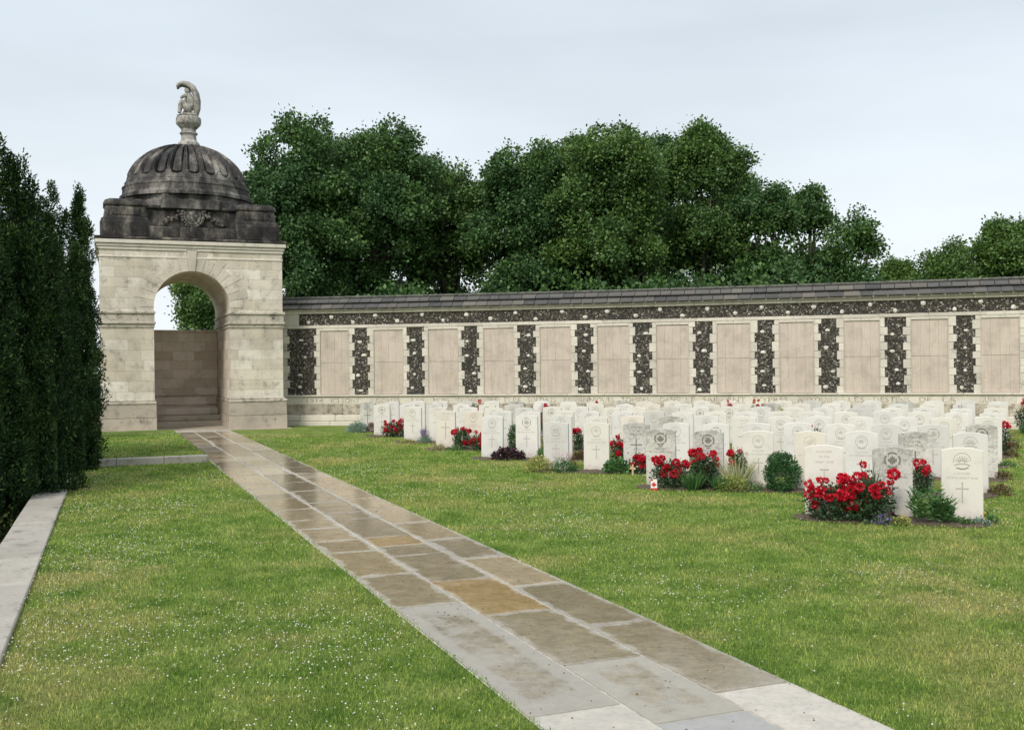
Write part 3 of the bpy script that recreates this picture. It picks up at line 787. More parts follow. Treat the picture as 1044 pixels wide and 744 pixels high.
# ------------------------------------------------------------------ headstones
ROWS = [15.95, 13.6, 11.78, 9.85, 8.0, 6.2, 4.35, 2.65]
SS = [[15.13, 15.97, 16.80],
      [12.58, 13.33, 14.10, 14.87, 15.62, 16.38, 17.14],
      [10.38, 11.13, 11.84, 12.55, 13.24, 13.93, 14.62, 15.31, 16.04, 16.75, 17.48],
      None, None, None, None, None]
ends = [None, None, None, (8.60, 17.77, 14), (7.01, 18.02, 18), (5.66, 18.27, 20), (4.26, 18.48, 22), (3.30, 18.65, 24)]
for i in range(3, 8):
    a, b, n = ends[i]; SS[i] = [a + (b - a) * k / (n - 1) + (random.uniform(-.05, .05) if 0 < k < n - 1 else 0) for k in range(n)]
SW, SH, ST = .395, .76, .076
def hs_body():
    pr = [(-SW / 2, -.08)] + [(SW / 2, -.08), (SW / 2, SH - .032)]
    for k in range(1, 12):
        q = k / 12; x_ = SW / 2 - SW * q; pr.append((x_, SH - .032 + .032 * (1 - (x_ / (SW / 2)) ** 2)))
    pr.append((-SW / 2, SH - .032))
    mb = MB(); n = len(pr); bv = .004
    def ring(y, ins):
        o = []
        for (px_, pz) in pr:
            o.append((px_ - math.copysign(ins, px_) if abs(px_) > .19 else px_, y, pz - (ins if pz > SH - .05 else 0)))
        return o
    rings = [ring(-ST / 2, bv), ring(-ST / 2 + bv, 0), ring(ST / 2 - bv, 0), ring(ST / 2, bv)]
    vs = [p for r in rings for p in r]; fs = [list(range(n)), list(range(4 * n - 1, 3 * n - 1, -1))]
    for r in range(3):
        for k in range(n): k2 = (k + 1) % n; fs.append([r * n + k2, r * n + k, (r + 1) * n + k, (r + 1) * n + k2])
    mb.add(vs, fs); return mb
YF = -ST / 2 - .0018
def flat_ring(mb, cx, cz, r0, r1, n=28, gap=None):
    for k in range(n):
        if gap and gap(k / n): continue
        a0, a1 = 2 * math.pi * k / n, 2 * math.pi * (k + 1) / n
        mb.prism([(cx + r0 * math.cos(a0), cz + r0 * math.sin(a0)), (cx + r1 * math.cos(a0), cz + r1 * math.sin(a0)), (cx + r1 * math.cos(a1), cz + r1 * math.sin(a1)), (cx + r0 * math.cos(a1), cz + r0 * math.sin(a1))], YF, -ST / 2 + .003)
def stroke(mb, pts, wdt):
    for (x0, z0), (x1, z1) in zip(pts, pts[1:]):
        d = Vector((x1 - x0, z1 - z0)); l = d.length or 1; nx, nz = -d.y / l * wdt / 2, d.x / l * wdt / 2
        mb.prism([(x0 + nx, z0 + nz), (x0 - nx, z0 - nz), (x1 - nx, z1 - nz), (x1 + nx, z1 + nz)], YF, -ST / 2 + .003)
def badge(kind):
    mb = MB(); cz = .625
    if kind == 'ring':
        flat_ring(mb, 0, cz, .070, .077); flat_ring(mb, 0, cz, .046, .051, gap=lambda q: .55 < q < .95)
        stroke(mb, [(-.02, cz - .02), (0, cz + .03), (.02, cz - .02), (-.03, cz + .01), (.03, cz + .012)], .006); stroke(mb, [(-.05, cz - .078), (0, cz - .09), (.05, cz - .078)], .010)
    if kind == 'maple':
        flat_ring(mb, 0, cz, .066, .084, gap=lambda q: int(q * 28) % 7 == 3)
        leaf = [(0, .052), (.012, .028), (.026, .036), (.024, .012), (.046, .018), (.040, .002), (.050, -.008), (.022, -.026), (.024, -.036), (.003, -.032), (.002, -.056)]
        pl = [(x_, cz + z) for x_, z in leaf] + [(-x_, cz + z) for x_, z in leaf[::-1]]
        mb.prism(pl[::-1], YF, -ST / 2 + .003); stroke(mb, [(-.03, cz - .092), (0, cz - .105), (.03, cz - .092)], .014)
    if kind == 'sunburst':
        flat_ring(mb, 0, cz, .078, .085, gap=lambda q: .52 < q < .62 or .88 < q < .98)
        for k in range(7):
            a = math.pi * (.12 + .76 * k / 6); stroke(mb, [(.02 * math.cos(a), cz - .02 + .02 * math.sin(a)), (.07 * math.cos(a), cz - .02 + .07 * math.sin(a))], .010)
        stroke(mb, [(-.075, cz - .045), (-.03, cz - .03), (.03, cz - .03), (.075, cz - .045)], .012); stroke(mb, [(-.06, cz - .072), (0, cz - .085), (.06, cz - .072)], .010)
    if kind == 'fern':
        flat_ring(mb, 0, cz, .068, .074, gap=lambda q: int(q * 28) % 4 == 0)
        for k in range(5): stroke(mb, [(-.03 + .015 * k, cz - .03 + .012 * k), (-.045 + .018 * k, cz + .005 + .01 * k)], .006); stroke(mb, [(-.03 + .015 * k, cz - .03 + .012 * k), (.0 + .014 * k, cz - .035 + .01 * k)], .006)
    return mb
def cross_mb(z0, z1, arm, wd=.012):
    mb = MB(); zc = z1 - (z1 - z0) * .30
    stroke(mb, [(0, z0), (0, z1)], wd); mb.prism([(-arm, zc - wd / 2), (-wd / 2 - .0005, zc - wd / 2), (-wd / 2 - .0005, zc + wd / 2), (-arm, zc + wd / 2)], YF, -ST / 2 + .003)
    mb.prism([(wd / 2 + .0005, zc - wd / 2), (arm, zc - wd / 2), (arm, zc + wd / 2), (wd / 2 + .0005, zc + wd / 2)], YF, -ST / 2 + .003)
    for (x_, z) in ((-arm, zc), (arm, zc), (0, z1), (0, z0)): 
        stroke(mb, [(x_ - .012, z), (x_ + .012, z)] if x_ == 0 else [(x_, z - .012), (x_, z + .012)], .005)
    return mb
def lines_mb(lines):
    mb = MB()
    for txt, z, sz in lines:
        V, Fc = text_np(txt, sz, .0012); mb.add([(v[0], -ST / 2 - .0006 + v[2] * .5, z + v[1]) for v in V], Fc)
    return mb
body_me = hs_body().mesh('slab')
parts = {}
for k in ('ring', 'maple', 'sunburst', 'fern'): parts[k] = badge(k).mesh('badge')
parts['cross'] = cross_mb(.20, .40, .055).mesh('cross'); parts['bigcross'] = cross_mb(.20, .52, .085, .016).mesh('cross')
parts['text'] = lines_mb([('A SOLDIER', .485, .032), ('OF THE GREAT WAR', .440, .032)]).mesh('lettering')
parts['text_top'] = lines_mb([('A SOLDIER', .68, .034), ('OF THE', .625, .034), ('GREAT WAR', .57, .034)]).mesh('lettering')
mbx = MB(); stroke(mbx, [(-.13, .36), (-.06, .36), (-.02, .41), (.04, .39), (.10, .36), (.14, .35)], .010); stroke(mbx, [(-.12, .32), (-.05, .325), (0, .37), (.06, .35), (.12, .31)], .008); stroke(mbx, [(-.045, .50), (.05, .50)], .014); stroke(mbx, [(0, .49), (0, .42)], .008)
parts['crossrays'] = mbx.mesh('cross')
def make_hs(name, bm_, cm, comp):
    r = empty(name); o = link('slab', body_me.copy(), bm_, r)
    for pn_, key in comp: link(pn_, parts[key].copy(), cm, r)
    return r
protos = {}
for bk in ('ring', 'maple', 'sunburst', 'fern'):
    comp = [('badge', bk), ('lettering', 'text'), ('cross', 'cross')]
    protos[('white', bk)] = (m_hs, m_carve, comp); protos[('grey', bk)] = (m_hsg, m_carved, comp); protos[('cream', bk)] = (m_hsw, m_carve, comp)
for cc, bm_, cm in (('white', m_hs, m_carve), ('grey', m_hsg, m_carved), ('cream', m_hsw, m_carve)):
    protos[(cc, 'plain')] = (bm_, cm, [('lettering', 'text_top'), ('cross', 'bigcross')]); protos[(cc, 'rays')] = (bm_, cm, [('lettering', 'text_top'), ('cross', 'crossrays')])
built = {}
FIX = {(0, 0): ('white', 'rays'), (0, 1): ('grey', 'maple'), (0, 2): ('white', 'sunburst'),
       (1, 0): ('grey', 'maple'), (1, 1): ('grey', 'maple'), (1, 2): ('white', 'ring'), (1, 3): ('cream', 'fern'), (1, 4): ('white', 'ring'), (1, 5): ('grey', 'plain'), (1, 6): ('white', 'sunburst'),
       (2, 0): ('white', 'sunburst'), (2, 1): ('white', 'ring'), (2, 2): ('grey', 'plain'), (2, 3): ('white', 'ring'), (2, 5): ('white', 'ring'), (2, 8): ('white', 'ring'), (2, 9): ('white', 'maple'), (2, 10): ('grey', 'maple'),
       (3, 0): ('white', 'ring'), (3, 1): ('white', 'maple'), (3, 3): ('white', 'ring'), (3, 13): ('white', 'ring'), (4, 0): ('cream', 'plain'), (4, 1): ('cream', 'ring'), (5, 0): ('white', 'ring'), (6, 0): ('white', 'maple'), (7, 0): ('grey', 'plain'), (5, 19): ('white', 'maple')}
ORD = ['first', 'second', 'third', 'fourth', 'fifth', 'sixth', 'seventh', 'eighth', 'ninth', 'tenth', 'eleventh', 'twelfth', 'thirteenth', 'fourteenth', 'fifteenth', 'sixteenth', 'seventeenth', 'eighteenth', 'nineteenth', 'twentieth', 'twenty-first', 'twenty-second', 'twenty-third', 'twenty-fourth']
DESC = {'ring': 'round badge', 'maple': 'maple leaf badge', 'sunburst': 'sunburst badge', 'fern': 'fern badge', 'plain': 'large carved cross', 'rays': 'rayed cross'}
CD = {'white': 'white', 'grey': 'weathered grey', 'cream': 'creamy'}
rh = random.Random(11)
HS = {}
for ri, offs in enumerate(ROWS):
    n = len(SS[ri])
    for k, s in enumerate(SS[ri]):
        key = FIX.get((ri, k)) or (rh.choices(['white', 'grey', 'cream'], [.80, .10, .10])[0], rh.choices(['ring', 'maple', 'sunburst', 'fern', 'plain'], [.45, .22, .12, .08, .13])[0])
        x_, y_, p = wall_pt(s, offs + rh.uniform(-.03, .03))
        loc = (x_, y_, rh.uniform(-.014, .014)); rz = p + R(rh.uniform(-1.6, 1.6))
        if key not in built: built[key] = o = make_hs('headstone', *protos[key]); o.location = loc; o.rotation_euler = (0, 0, rz); built[key] = (o, kids(o))
        else: o = copy_thing(built[key][0], loc, rz, built[key][1])
        o.rotation_euler = (R(rh.uniform(-.5, .7)), R(rh.uniform(-.5, .5)), rz)
        pos = {0: 'leftmost', n - 1: 'rightmost'}.get(k, ORD[k] + ' from the left')
        rowt = 'in the front row' if ri == 0 else ('in the back row' if ri == 7 else 'in the %s row back' % ORD[ri])
        tag(o, '%s headstone with %s, %s %s' % (CD[key[0]], DESC[key[1]], pos, rowt), 'headstone', 'headstones standing in curved rows')
        HS[(ri, k)] = (x_, y_, p)
    # soil bed
    a, b = SS[ri][0] - .38, SS[ri][-1] + .34; bed = MB(); m_ = int((b - a) / .08) + 2; rows_ = 9
    for i in range(m_):
        s = a + (b - a) * i / (m_ - 1)
        for j in range(rows_):
            q = j / (rows_ - 1); edge = .03 * math.sin(s * 5 + ri) + rh.uniform(-.015, .015)
            d = offs - .16 + (.62 + edge) * q; taper = min(1, i / 3, (m_ - 1 - i) / 3); d = offs + .12 + (d - offs - .12) * (.35 + .65 * taper)
            x_, y_, _ = wall_pt(s, d); z = .006 + (.020 + rh.uniform(-.012, .016)) * math.sin(math.pi * q) * (1 if 0 < j < rows_ - 1 else 0)
            bed.v.append((x_, y_, max(z, .004)))
    for i in range(m_ - 1):
        for j in range(rows_ - 1):
            bed.f.append([i * rows_ + j, i * rows_ + j + 1, (i + 1) * rows_ + j + 1, (i + 1) * rows_ + j][::-1]); bed.m.append(0); bed.uv += [(0, 0)] * 4
    tag(bed.build('soil_bed', m_soil), kind='structure')

# ------------------------------------------------------------------ planting
g_dark = leafmat('rose_leaf', [(0, (.018, .045, .016)), (.5, (.035, .085, .028)), (.85, (.06, .12, .05)), (1, (.16, .20, .12))], .35, .15, spec=.5)
g_mid = leafmat('shrub_leaf', [(0, (.04, .11, .03)), (.5, (.08, .19, .055)), (1, (.15, .29, .10))], .4, .2)
g_box = leafmat('box_leaf', [(0, (.02, .075, .022)), (.6, (.045, .14, .04)), (1, (.10, .22, .08))], .4, .2)
g_lime = leafmat('lime_leaf', [(0, (.14, .22, .04)), (.5, (.30, .36, .09)), (1, (.50, .50, .20))], .5, .25)
g_grey = leafmat('grey_leaf', [(0, (.12, .20, .15)), (.6, (.24, .36, .28)), (1, (.38, .48, .40))], .6, .15)
g_purple = leafmat('purple_leaf', [(0, (.020, .010, .014)), (.6, (.050, .022, .032)), (1, (.12, .065, .08))], .4, .15)
g_brown = leafmat('bronze_leaf', [(0, (.07, .035, .02)), (.6, (.13, .08, .045)), (1, (.20, .15, .08))], .6, .2)
g_straw = leafmat('cream_leaf', [(0, (.28, .34, .12)), (.5, (.55, .55, .33)), (1, (.72, .70, .50))], .5, .25)
p_red = leafmat('red_petal', [(0, (.34, .004, .014)), (.5, (.62, .010, .030)), (1, (.80, .04, .08))], .45, .25, spec=.25)
p_orange = leafmat('orange_petal', [(0, (.50, .06, .03)), (1, (.70, .16, .08))], .5, .25)
p_pink = leafmat('pink_petal', [(0, (.50, .22, .28)), (1, (.75, .50, .55))], .5, .3)
p_violet = leafmat('violet_petal', [(0, (.16, .10, .30)), (1, (.36, .28, .50))], .5, .3)
p_yellow = leafmat('yellow_petal', [(0, (.55, .42, .06)), (1, (.80, .70, .30))], .5, .3)
M = Mat('stem_green'); M.col((.06, .09, .03)); m_stem = M.m

def bloom_mesh(r, n=26):
    n *= 3; P, D = shell(n, (0, 0, 0), (r * .72, r * .72, r * .6), .55)
    V, Fc = leaves(P, D, r * .42, r * .62, .55, .10); return mesh_np('bloom', V, Fc)
bloomv = [bloom_mesh(.046), bloom_mesh(.056, 34), bloom_mesh(.040, 22)]
for b in bloomv: b.materials.append(p_red)
bloomo = [bloom_mesh(.036) for _ in range(1)]; bloomo[0].materials.append(p_orange)
GP = 'plants in the headstone beds'
def local_front(x_, y_, p, along, fwd): return (x_ + math.cos(p) * along + math.sin(p) * fwd, y_ + math.sin(p) * along - math.cos(p) * fwd)
def foliage(kind, w_, h_, dens=1.0):
    """returns [(part name, mesh, material)]"""
    o = []
    if kind == 'rose':
        n = int(1300 * dens * (w_ / .5) * (h_ / .45)); P, D = shell(n, (0, 0, h_ * .40), (w_ * .5, w_ * .34, h_ * .46), .35)
        P += rng.normal(0, .018, P.shape); D[:, 2] += .3
        o.append(('foliage', mesh_np('foliage', *leaves(P, D, .036, .024, .7, .08)), g_dark))
        mb = MB()
        for k in range(9):
            a = rng.uniform(0, 6.28); q = rng.uniform(.2, .46); mb.tube([(0, 0, 0), (math.cos(a) * q * w_ * .5, math.sin(a) * q * w_ * .4, h_ * .5), (math.cos(a) * q * w_, math.sin(a) * q * w_ * .6, h_ * rng.uniform(.8, 1.0))], [.006, .005, .003], 4)
        me = mb.mesh('stem'); me.materials.append(m_stem); o.append(('stem', me, m_stem))
    elif kind == 'shrub':
        n = int(2600 * dens * (w_ / .4) * (h_ / .4)); P, D = shell(n, (0, 0, h_ * .47), (w_ * .5, w_ * .45, h_ * .52), .55)
        P += np.sin(P * 31 + 1) * .012 + rng.normal(0, .012, P.shape); D[:, 2] += .5
        o.append(('foliage', mesh_np('foliage', *leaves(P, D, .030, .018, .5, .08)), g_box))
    elif kind == 'lily':
        n = 90; P = np.zeros((n, 3)); parts_ = []
        for k in range(34):
            a = rng.uniform(0, 6.28); q = rng.uniform(.05, .48); hh_ = h_ * rng.uniform(.55, 1.05)
            b0 = np.array([math.cos(a) * q * w_ * .5, math.sin(a) * q * w_ * .4, 0]); tp = np.array([math.cos(a) * q * w_, math.sin(a) * q * w_ * .7, hh_])
            m_ = 16; tt = np.linspace(.2, 1, m_)[:, None]; Pp = b0 + (tp - b0) * tt
            az = rng.uniform(0, 6.28, m_); D = np.stack([np.cos(az), np.sin(az), np.full(m_, .55)], 1)
            parts_.append(leaves(Pp, D, .085, .016, .15, .08))
        o.append(('foliage', mesh_np('foliage', *join_np(parts_)), g_mid))
    elif kind in ('strap', 'tuft'):
        n = int(130 * dens) if kind == 'strap' else 230; a = rng.uniform(0, 6.28, n); q = rng.uniform(0, 1, n) ** .5
        P = np.stack([np.cos(a) * q * w_ * .18, np.sin(a) * q * w_ * .18, np.zeros(n)], 1); D = np.stack([np.cos(a) * q * .75, np.sin(a) * q * .6, np.ones(n)], 1)
        o.append(('foliage', mesh_np('foliage', *leaves(P, D, h_, .020 if kind == 'strap' else .010, .12, .03)), g_mid if kind == 'strap' else g_straw))
    elif kind in ('mound', 'lime', 'grey', 'purple', 'bronze', 'green'):
        mt = {'mound': g_mid, 'lime': g_lime, 'grey': g_grey, 'purple': g_purple, 'bronze': g_brown, 'green': g_mid}[kind]
        big = kind in ('purple', 'green'); n = int((900 if not big else 420) * dens * (w_ / .4) * max(.5, h_ / .2)); P, D = shell(n, (0, 0, 0), (w_ * .5, w_ * .36, h_), .5); P[:, 2] = np.abs(P[:, 2]); D[:, 2] = np.abs(D[:, 2]) + .3
        P += rng.normal(0, .014, P.shape); P[:, 2] = np.maximum(P[:, 2], .004)
        o.append(('foliage', mesh_np('foliage', *leaves(P, D, .05 if big else .028, .045 if big else .016, .6, .06)), mt))
    return o
def flowers(P, mat, l=.02, n=5):
    Q = np.repeat(P, n, 0) + rng.normal(0, .006, (len(P) * n, 3)); D = nrm(rng.normal(0, 1, Q.shape)) + [0, 0, .4]
    return mesh_np('blossom', *leaves(Q, D, l, l * .8, .3, .1))
def plant(name, cat, label, x_, y_, kind, w_, h_, nb=0, petals=None, spikes=None, rz=0, blm=None, dens=1.0, group=GP):
    r = empty(name, (x_, y_, .0), rz); tag(r, label, cat, group)
    for pn_, me, mt in foliage(kind, w_, h_, dens): link(pn_, me, mt, r)
    if kind == 'rose' or nb:
        for k in range(nb):
            a = rng.uniform(0, 6.28); q = rng.uniform(.25, 1) ** .6; zz_ = h_ * (rng.uniform(.62, 1.02) if rng.random() < .72 else rng.uniform(.3, .65)); fr = -1 if rng.random() < .65 else 1
            o = link('bloom', (blm or bloomv)[k % len(blm or bloomv)], p_red, r)
            o.location = (math.cos(a) * q * w_ * .48, fr * abs(math.sin(a)) * q * w_ * .34, zz_); o.rotation_euler = (rng.uniform(-.6, .6), rng.uniform(-.6, .6), rng.uniform(0, 6)); sc_ = rng.uniform(.8, 1.35); o.scale = (sc_, sc_, sc_)
    if petals:
        mt, n, l = petals; P, D = shell(n, (0, 0, 0), (w_ * .5, w_ * .38, h_ * 1.05), .92); P[:, 2] = np.abs(P[:, 2]); me = flowers(P, mt, l); me.materials.append(mt); link('blossom', me, mt, r)
    if spikes:
        mt, n, hh_ = spikes; a = rng.uniform(0, 6.28, n); q = rng.uniform(0, 1, n) ** .5
        P = []
        for k in range(n):
            for z in np.linspace(hh_ * .62, hh_, 7): P.append((math.cos(a[k]) * q[k] * w_ * .42 * (.6 + .4 * z / hh_), math.sin(a[k]) * q[k] * w_ * .3, z * (1 - .15 * q[k])))
        me = flowers(np.array(P), mt, .014, 3); me.materials.append(mt); link('flower_spike', me, mt, r)
    return r
def bed_xy(px, ri, fwd=.27):
    """point on row ri's bed along the sight line of photo column px"""
    lo_, hi = 0.0, 24.0
    for _ in range(40):
        mdl = (lo_ + hi) / 2; x_, y_, p = wall_pt(mdl, ROWS[ri] + fwd)
        if x_ / y_ * F_ < px - 522: lo_ = mdl
        else: hi = mdl
    return x_, y_, p
def pl(name, cat, label, px, ri, kind, w_, h_, fwd=.27, **k):
    x_, y_, p = bed_xy(px, ri, fwd); return plant(name, cat, label, x_, y_, kind, w_, h_, rz=p, **k)
# front row bed
pl('rose_bush', 'rose bush', 'widest red rose bush, sprawling before the leftmost front headstone', 848, 0, 'rose', .58, .44, nb=26, fwd=.30)
pl('rose_bush', 'rose bush', 'red rose bush between the two left front headstones, heavy with blooms', 884, 0, 'rose', .52, .52, nb=19, fwd=.34)
pl('rose_bush', 'rose bush', 'thin upright rose with one red bloom just left of the grey maple leaf headstone', 884, 0, 'rose', .20, .60, nb=3, fwd=.06, dens=.8)
pl('leafy_shrub', 'shrub', 'bright green narrow leaved shrub at the foot of the rightmost front headstones', 943, 0, 'lily', .52, .36, fwd=.30)
pl('leafy_shrub', 'shrub', 'smaller bright green narrow leaved shrub leaning on the rightmost front headstone', 962, 0, 'lily', .26, .26, fwd=.28)
pl('violet_plant', 'flowers', 'small violet flowered plant below the red roses of the front row', 900, 0, 'mound', .22, .09, petals=(p_violet, 40, .02), fwd=.46)
pl('yellow_plant', 'flowers', 'small yellow green flowering clump before the grey front headstone', 917, 0, 'lime', .20, .09, petals=(p_yellow, 18, .018), fwd=.46)
pl('dark_rose', 'flowers', 'single dark red low bloom at the foot of the grey front headstone', 909, 0, 'purple', .10, .09, nb=1, fwd=.40)
pl('ground_cover', 'plant', 'low dark green mat at the foot of the rightmost front headstone', 978, 0, 'mound', .30, .05, fwd=.26)
pl('ground_cover', 'plant', 'low grey green mat at the right end of the front bed', 998, 0, 'grey', .20, .05, fwd=.22)
pl('ground_cover', 'plant', 'low dark green clump right of the last front headstone', 1008, 0, 'mound', .16, .09, fwd=.10)
pl('rose_bush', 'rose bush', 'small red rose bush before the grey crossed headstone of the second row', 939, 1, 'rose', .26, .40, nb=7, fwd=.22)
# second row bed
pl('rose_bush', 'rose bush', 'red rose bush over the leftmost lichened headstone of the second row', 682, 1, 'rose', .52, .42, nb=17, fwd=.28)
pl('rose_bush', 'rose bush', 'taller red rose bush before the second lichened headstone of the second row', 717, 1, 'rose', .36, .52, nb=13, fwd=.22)
pl('strap_leaf_plant', 'plant', 'clump of upright green strap leaves between the two lichened headstones', 705, 1, 'strap', .34, .24, fwd=.42)
pl('strap_leaf_plant', 'plant', 'short green strap leaf clump at the foot of the second lichened headstone', 733, 1, 'strap', .26, .18, fwd=.38)
pl('ornamental_grass', 'grass', 'pale striped ornamental grass tuft left of the white second row headstone', 750, 1, 'tuft', .30, .42, fwd=.16)
pl('rose_bush', 'rose bush', 'red roses rising above the pale striped grass tuft', 751, 1, 'rose', .22, .56, nb=6, fwd=.04)
pl('lime_shrub', 'shrub', 'low lime green leafy shrub below the pale striped grass', 746, 1, 'lime', .46, .20, fwd=.38, dens=1.2)
pl('low_plant', 'plant', 'small dull green clump at the foot of the white second row headstone', 768, 1, 'mound', .24, .12, fwd=.34)
pl('round_shrub', 'shrub', 'dense round dark green shrub right of the white second row headstone', 796, 1, 'shrub', .46, .50, fwd=.28)
pl('bronze_plant', 'plant', 'low bronze plant at the right end of the second row bed', 1018, 1, 'bronze', .30, .14, fwd=.1)
# third row bed
pl('hosta', 'plant', 'broad leaved green plant right of the white crossed third row headstone', 629, 2, 'green', .44, .22, fwd=.30)
pl('rose_bush', 'rose bush', 'compact red rose bush beside the small wooden cross', 652, 2, 'rose', .26, .34, nb=9, fwd=.34)
pl('rose_bush', 'rose bush', 'red rose bush standing behind the broad leaved plant', 632, 3, 'rose', .34, .42, nb=9, fwd=.26)
pl('cream_shrub', 'shrub', 'yellow and cream flowered shrub at the left end of the third row bed', 549, 2, 'lime', .46, .24, petals=(p_yellow, 70, .02), fwd=.30)
pl('pink_shrub', 'shrub', 'bushy plant with pale pink spires at the foot of the leftmost third row headstone', 574, 2, 'mound', .42, .22, spikes=(p_pink, 14, .34), fwd=.34)
pl('low_plant', 'plant', 'thin reddish clump between the two left headstones of the third row', 583, 2, 'bronze', .16, .14, fwd=.22)
pl('bronze_plant', 'plant', 'thin bronze plant at the right end of the third row bed', 1022, 2, 'bronze', .22, .12, fwd=.1)
# fourth and later rows
pl('purple_plant', 'plant', 'dark purple leaved mound before the two leftmost fourth row headstones', 517, 3, 'purple', .62, .20, fwd=.30)
pl('bronze_sedge', 'grass', 'round brown sedge cushion seen between two white headstones', 592, 3, 'bronze', .34, .16, fwd=.24, dens=1.8)
pl('rose_bush', 'rose bush', 'slender red rose above the round brown sedge cushion', 589, 4, 'rose', .22, .46, nb=5, fwd=.2)
pl('green_shrub', 'shrub', 'narrow dark green shrub between the left headstones of the fourth row', 524, 4, 'shrub', .22, .50, fwd=.2)
pl('green_shrub', 'shrub', 'small green bush right of the second fourth row headstone', 553, 3, 'mound', .26, .20, petals=(p_pink, 16, .02), fwd=.2)
pl('ground_cover', 'plant', 'low green mat right of the last fourth row headstone', 1026, 3, 'mound', .28, .08, fwd=.1)
pl('rose_bush', 'rose bush', 'red rose bush right of the leftmost fifth row headstone', 470, 4, 'rose', .34, .46, nb=12, fwd=.26)
pl('rose_bush', 'rose bush', 'low dark leaved red rose bush left of the purple mound', 489, 4, 'rose', .40, .36, nb=12, fwd=.36)
pl('low_plant', 'flowers', 'low pink and yellow clump at the foot of the leftmost fifth row headstone', 446, 4, 'lime', .28, .12, petals=(p_pink, 40, .02), fwd=.34)
pl('ground_cover', 'plant', 'low green mat before the leftmost fifth row headstone', 463, 4, 'mound', .40, .07, fwd=.40)
pl('lavender', 'flowers', 'purple lavender clump between the sixth row headstones', 432, 5, 'grey', .30, .16, spikes=(p_violet, 30, .30), fwd=.28)
pl('yellow_plant', 'flowers', 'low yellow clump at the left end of the sixth row bed', 415, 5, 'lime', .34, .07, petals=(p_yellow, 40, .02), fwd=.30)
pl('rose_bush', 'rose bush', 'broad red rose bush at the left end of the seventh row', 401, 6, 'rose', .62, .40, nb=18, fwd=.34)
pl('grey_plant', 'plant', 'spreading grey green plant at the foot of the leftmost back row headstone', 364, 7, 'grey', .62, .26, fwd=.36, dens=1.4)
pl('low_plant', 'flowers', 'small dusty pink clump right of the grey green plant by the wall', 378, 7, 'bronze', .26, .24, petals=(p_pink, 40, .025), fwd=.34)
pl('climbing_rose', 'rose bush', 'tall red rose left of the tall yellow green stem, between back headstones', 555, 6, 'rose', .22, .80, nb=7, fwd=.1)
pl('rose_bush', 'rose bush', 'sparse red rose showing above the back headstones near the wall, left', 484, 7, 'rose', .34, .78, nb=5, fwd=.1)
pl('green_shrub', 'shrub', 'tall green plant beside the red rose between back row headstones', 546, 5, 'shrub', .20, .66, fwd=.1)
pl('rose_bush', 'rose bush', 'single red rose showing above the headstones under the word BRITANNIQUES', 607, 7, 'rose', .22, .74, nb=3, fwd=.1)
pl('rose_bush', 'rose bush', 'sparse red rose above the back headstones left of the orange red one', 747, 7, 'rose', .26, .76, nb=5, fwd=.1)
pl('rose_bush', 'rose bush', 'orange red rose above the back headstones right of the middle', 771, 6, 'rose', .30, .82, nb=8, fwd=.1, blm=bloomo)
pl('tall_yellow_plant', 'flowers', 'tall yellow flowered plant between headstones right of the orange red rose', 795, 5, 'lime', .18, .78, petals=(p_yellow, 40, .022), fwd=.1)
pl('pink_shrub', 'shrub', 'small dusty pink plant behind the round dark green shrub', 792, 2, 'mound', .26, .34, petals=(p_pink, 30, .022), fwd=.3)
pl('rose_bush', 'rose bush', 'red rose glimpsed behind the grey second row headstone right of the round shrub', 830, 3, 'rose', .24, .66, nb=6, fwd=.2)
pl('rose_bush', 'rose bush', 'small orange rose with bare twigs above the back row right of the tall yellow plant', 817, 7, 'rose', .34, .80, nb=2, fwd=.1, blm=bloomo)
pl('rose_bush', 'rose bush', 'single red bloom above the back row headstones far right', 979, 6, 'rose', .16, .80, nb=3, fwd=.1)
pl('rose_bush', 'rose bush', 'thin red rose at the right end of the fifth row', 1024, 4, 'rose', .16, .55, nb=3, fwd=.05)
pl('bronze_plant', 'plant', 'low bronze clump at the right end of the fifth row bed', 1030, 4, 'bronze', .26, .13, fwd=.1)
pl('bronze_plant', 'plant', 'low bronze clump at the right end of the sixth row bed', 1032, 5, 'bronze', .26, .12, fwd=.1)
pl('ground_cover', 'plant', 'low lime green mat at the right end of the back row bed', 1034, 6, 'lime', .30, .08, fwd=.1)
x_, y_, p = wall_pt(19.6, 1.6)
plant('rose_bush', 'rose bush', 'large orange red rose bush standing alone by the wall at the far right', x_, y_, 'rose', 1.0, .80, nb=30, rz=p, dens=1.3)
plant('green_shrub', 'shrub', 'low green shrub at the foot of the rose bush by the wall, far right', *wall_pt(19.5, 2.1)[:2], 'shrub', .7, .26, rz=p)
# small flag marker and wooden cross
M = Mat('marker_white'); M.col((.80, .78, .74)).rough(.5); m_white = M.m
M = Mat('marker_red'); M.col((.60, .03, .035)).rough(.5); m_red = M.m
M = Mat('pale_wood'); M.col(M.ramp(M.noise(30, 4, .6, stretch=(1, 1, .2)), [(.3, (.50, .33, .17)), (.7, (.72, .54, .33))])); m_wood = M.m
x_, y_, p = bed_xy(665.5, 1, .52)
fl = empty('flag_marker', (x_, y_, 0), p); tag(fl, 'small red and white maple leaf paper flag standing in the grass before the lichened headstone', 'flag')
mb = MB(); mb.box(-.042, .042, -.004, .004, .035, .150, bev=.001); mb.build('white_field', m_white, fl)
mb = MB(); mb.box(-.043, .043, -.005, .005, .005, .034, bev=.001); mb.box(-.0415, -.012, -.0055, .0055, .128, .149)
lf = [(0, .036), (.008, .018), (.018, .024), (.016, .008), (.032, .012), (.028, .0), (.034, -.006), (.014, -.018), (.016, -.026), (.002, -.022), (.002, -.038)]
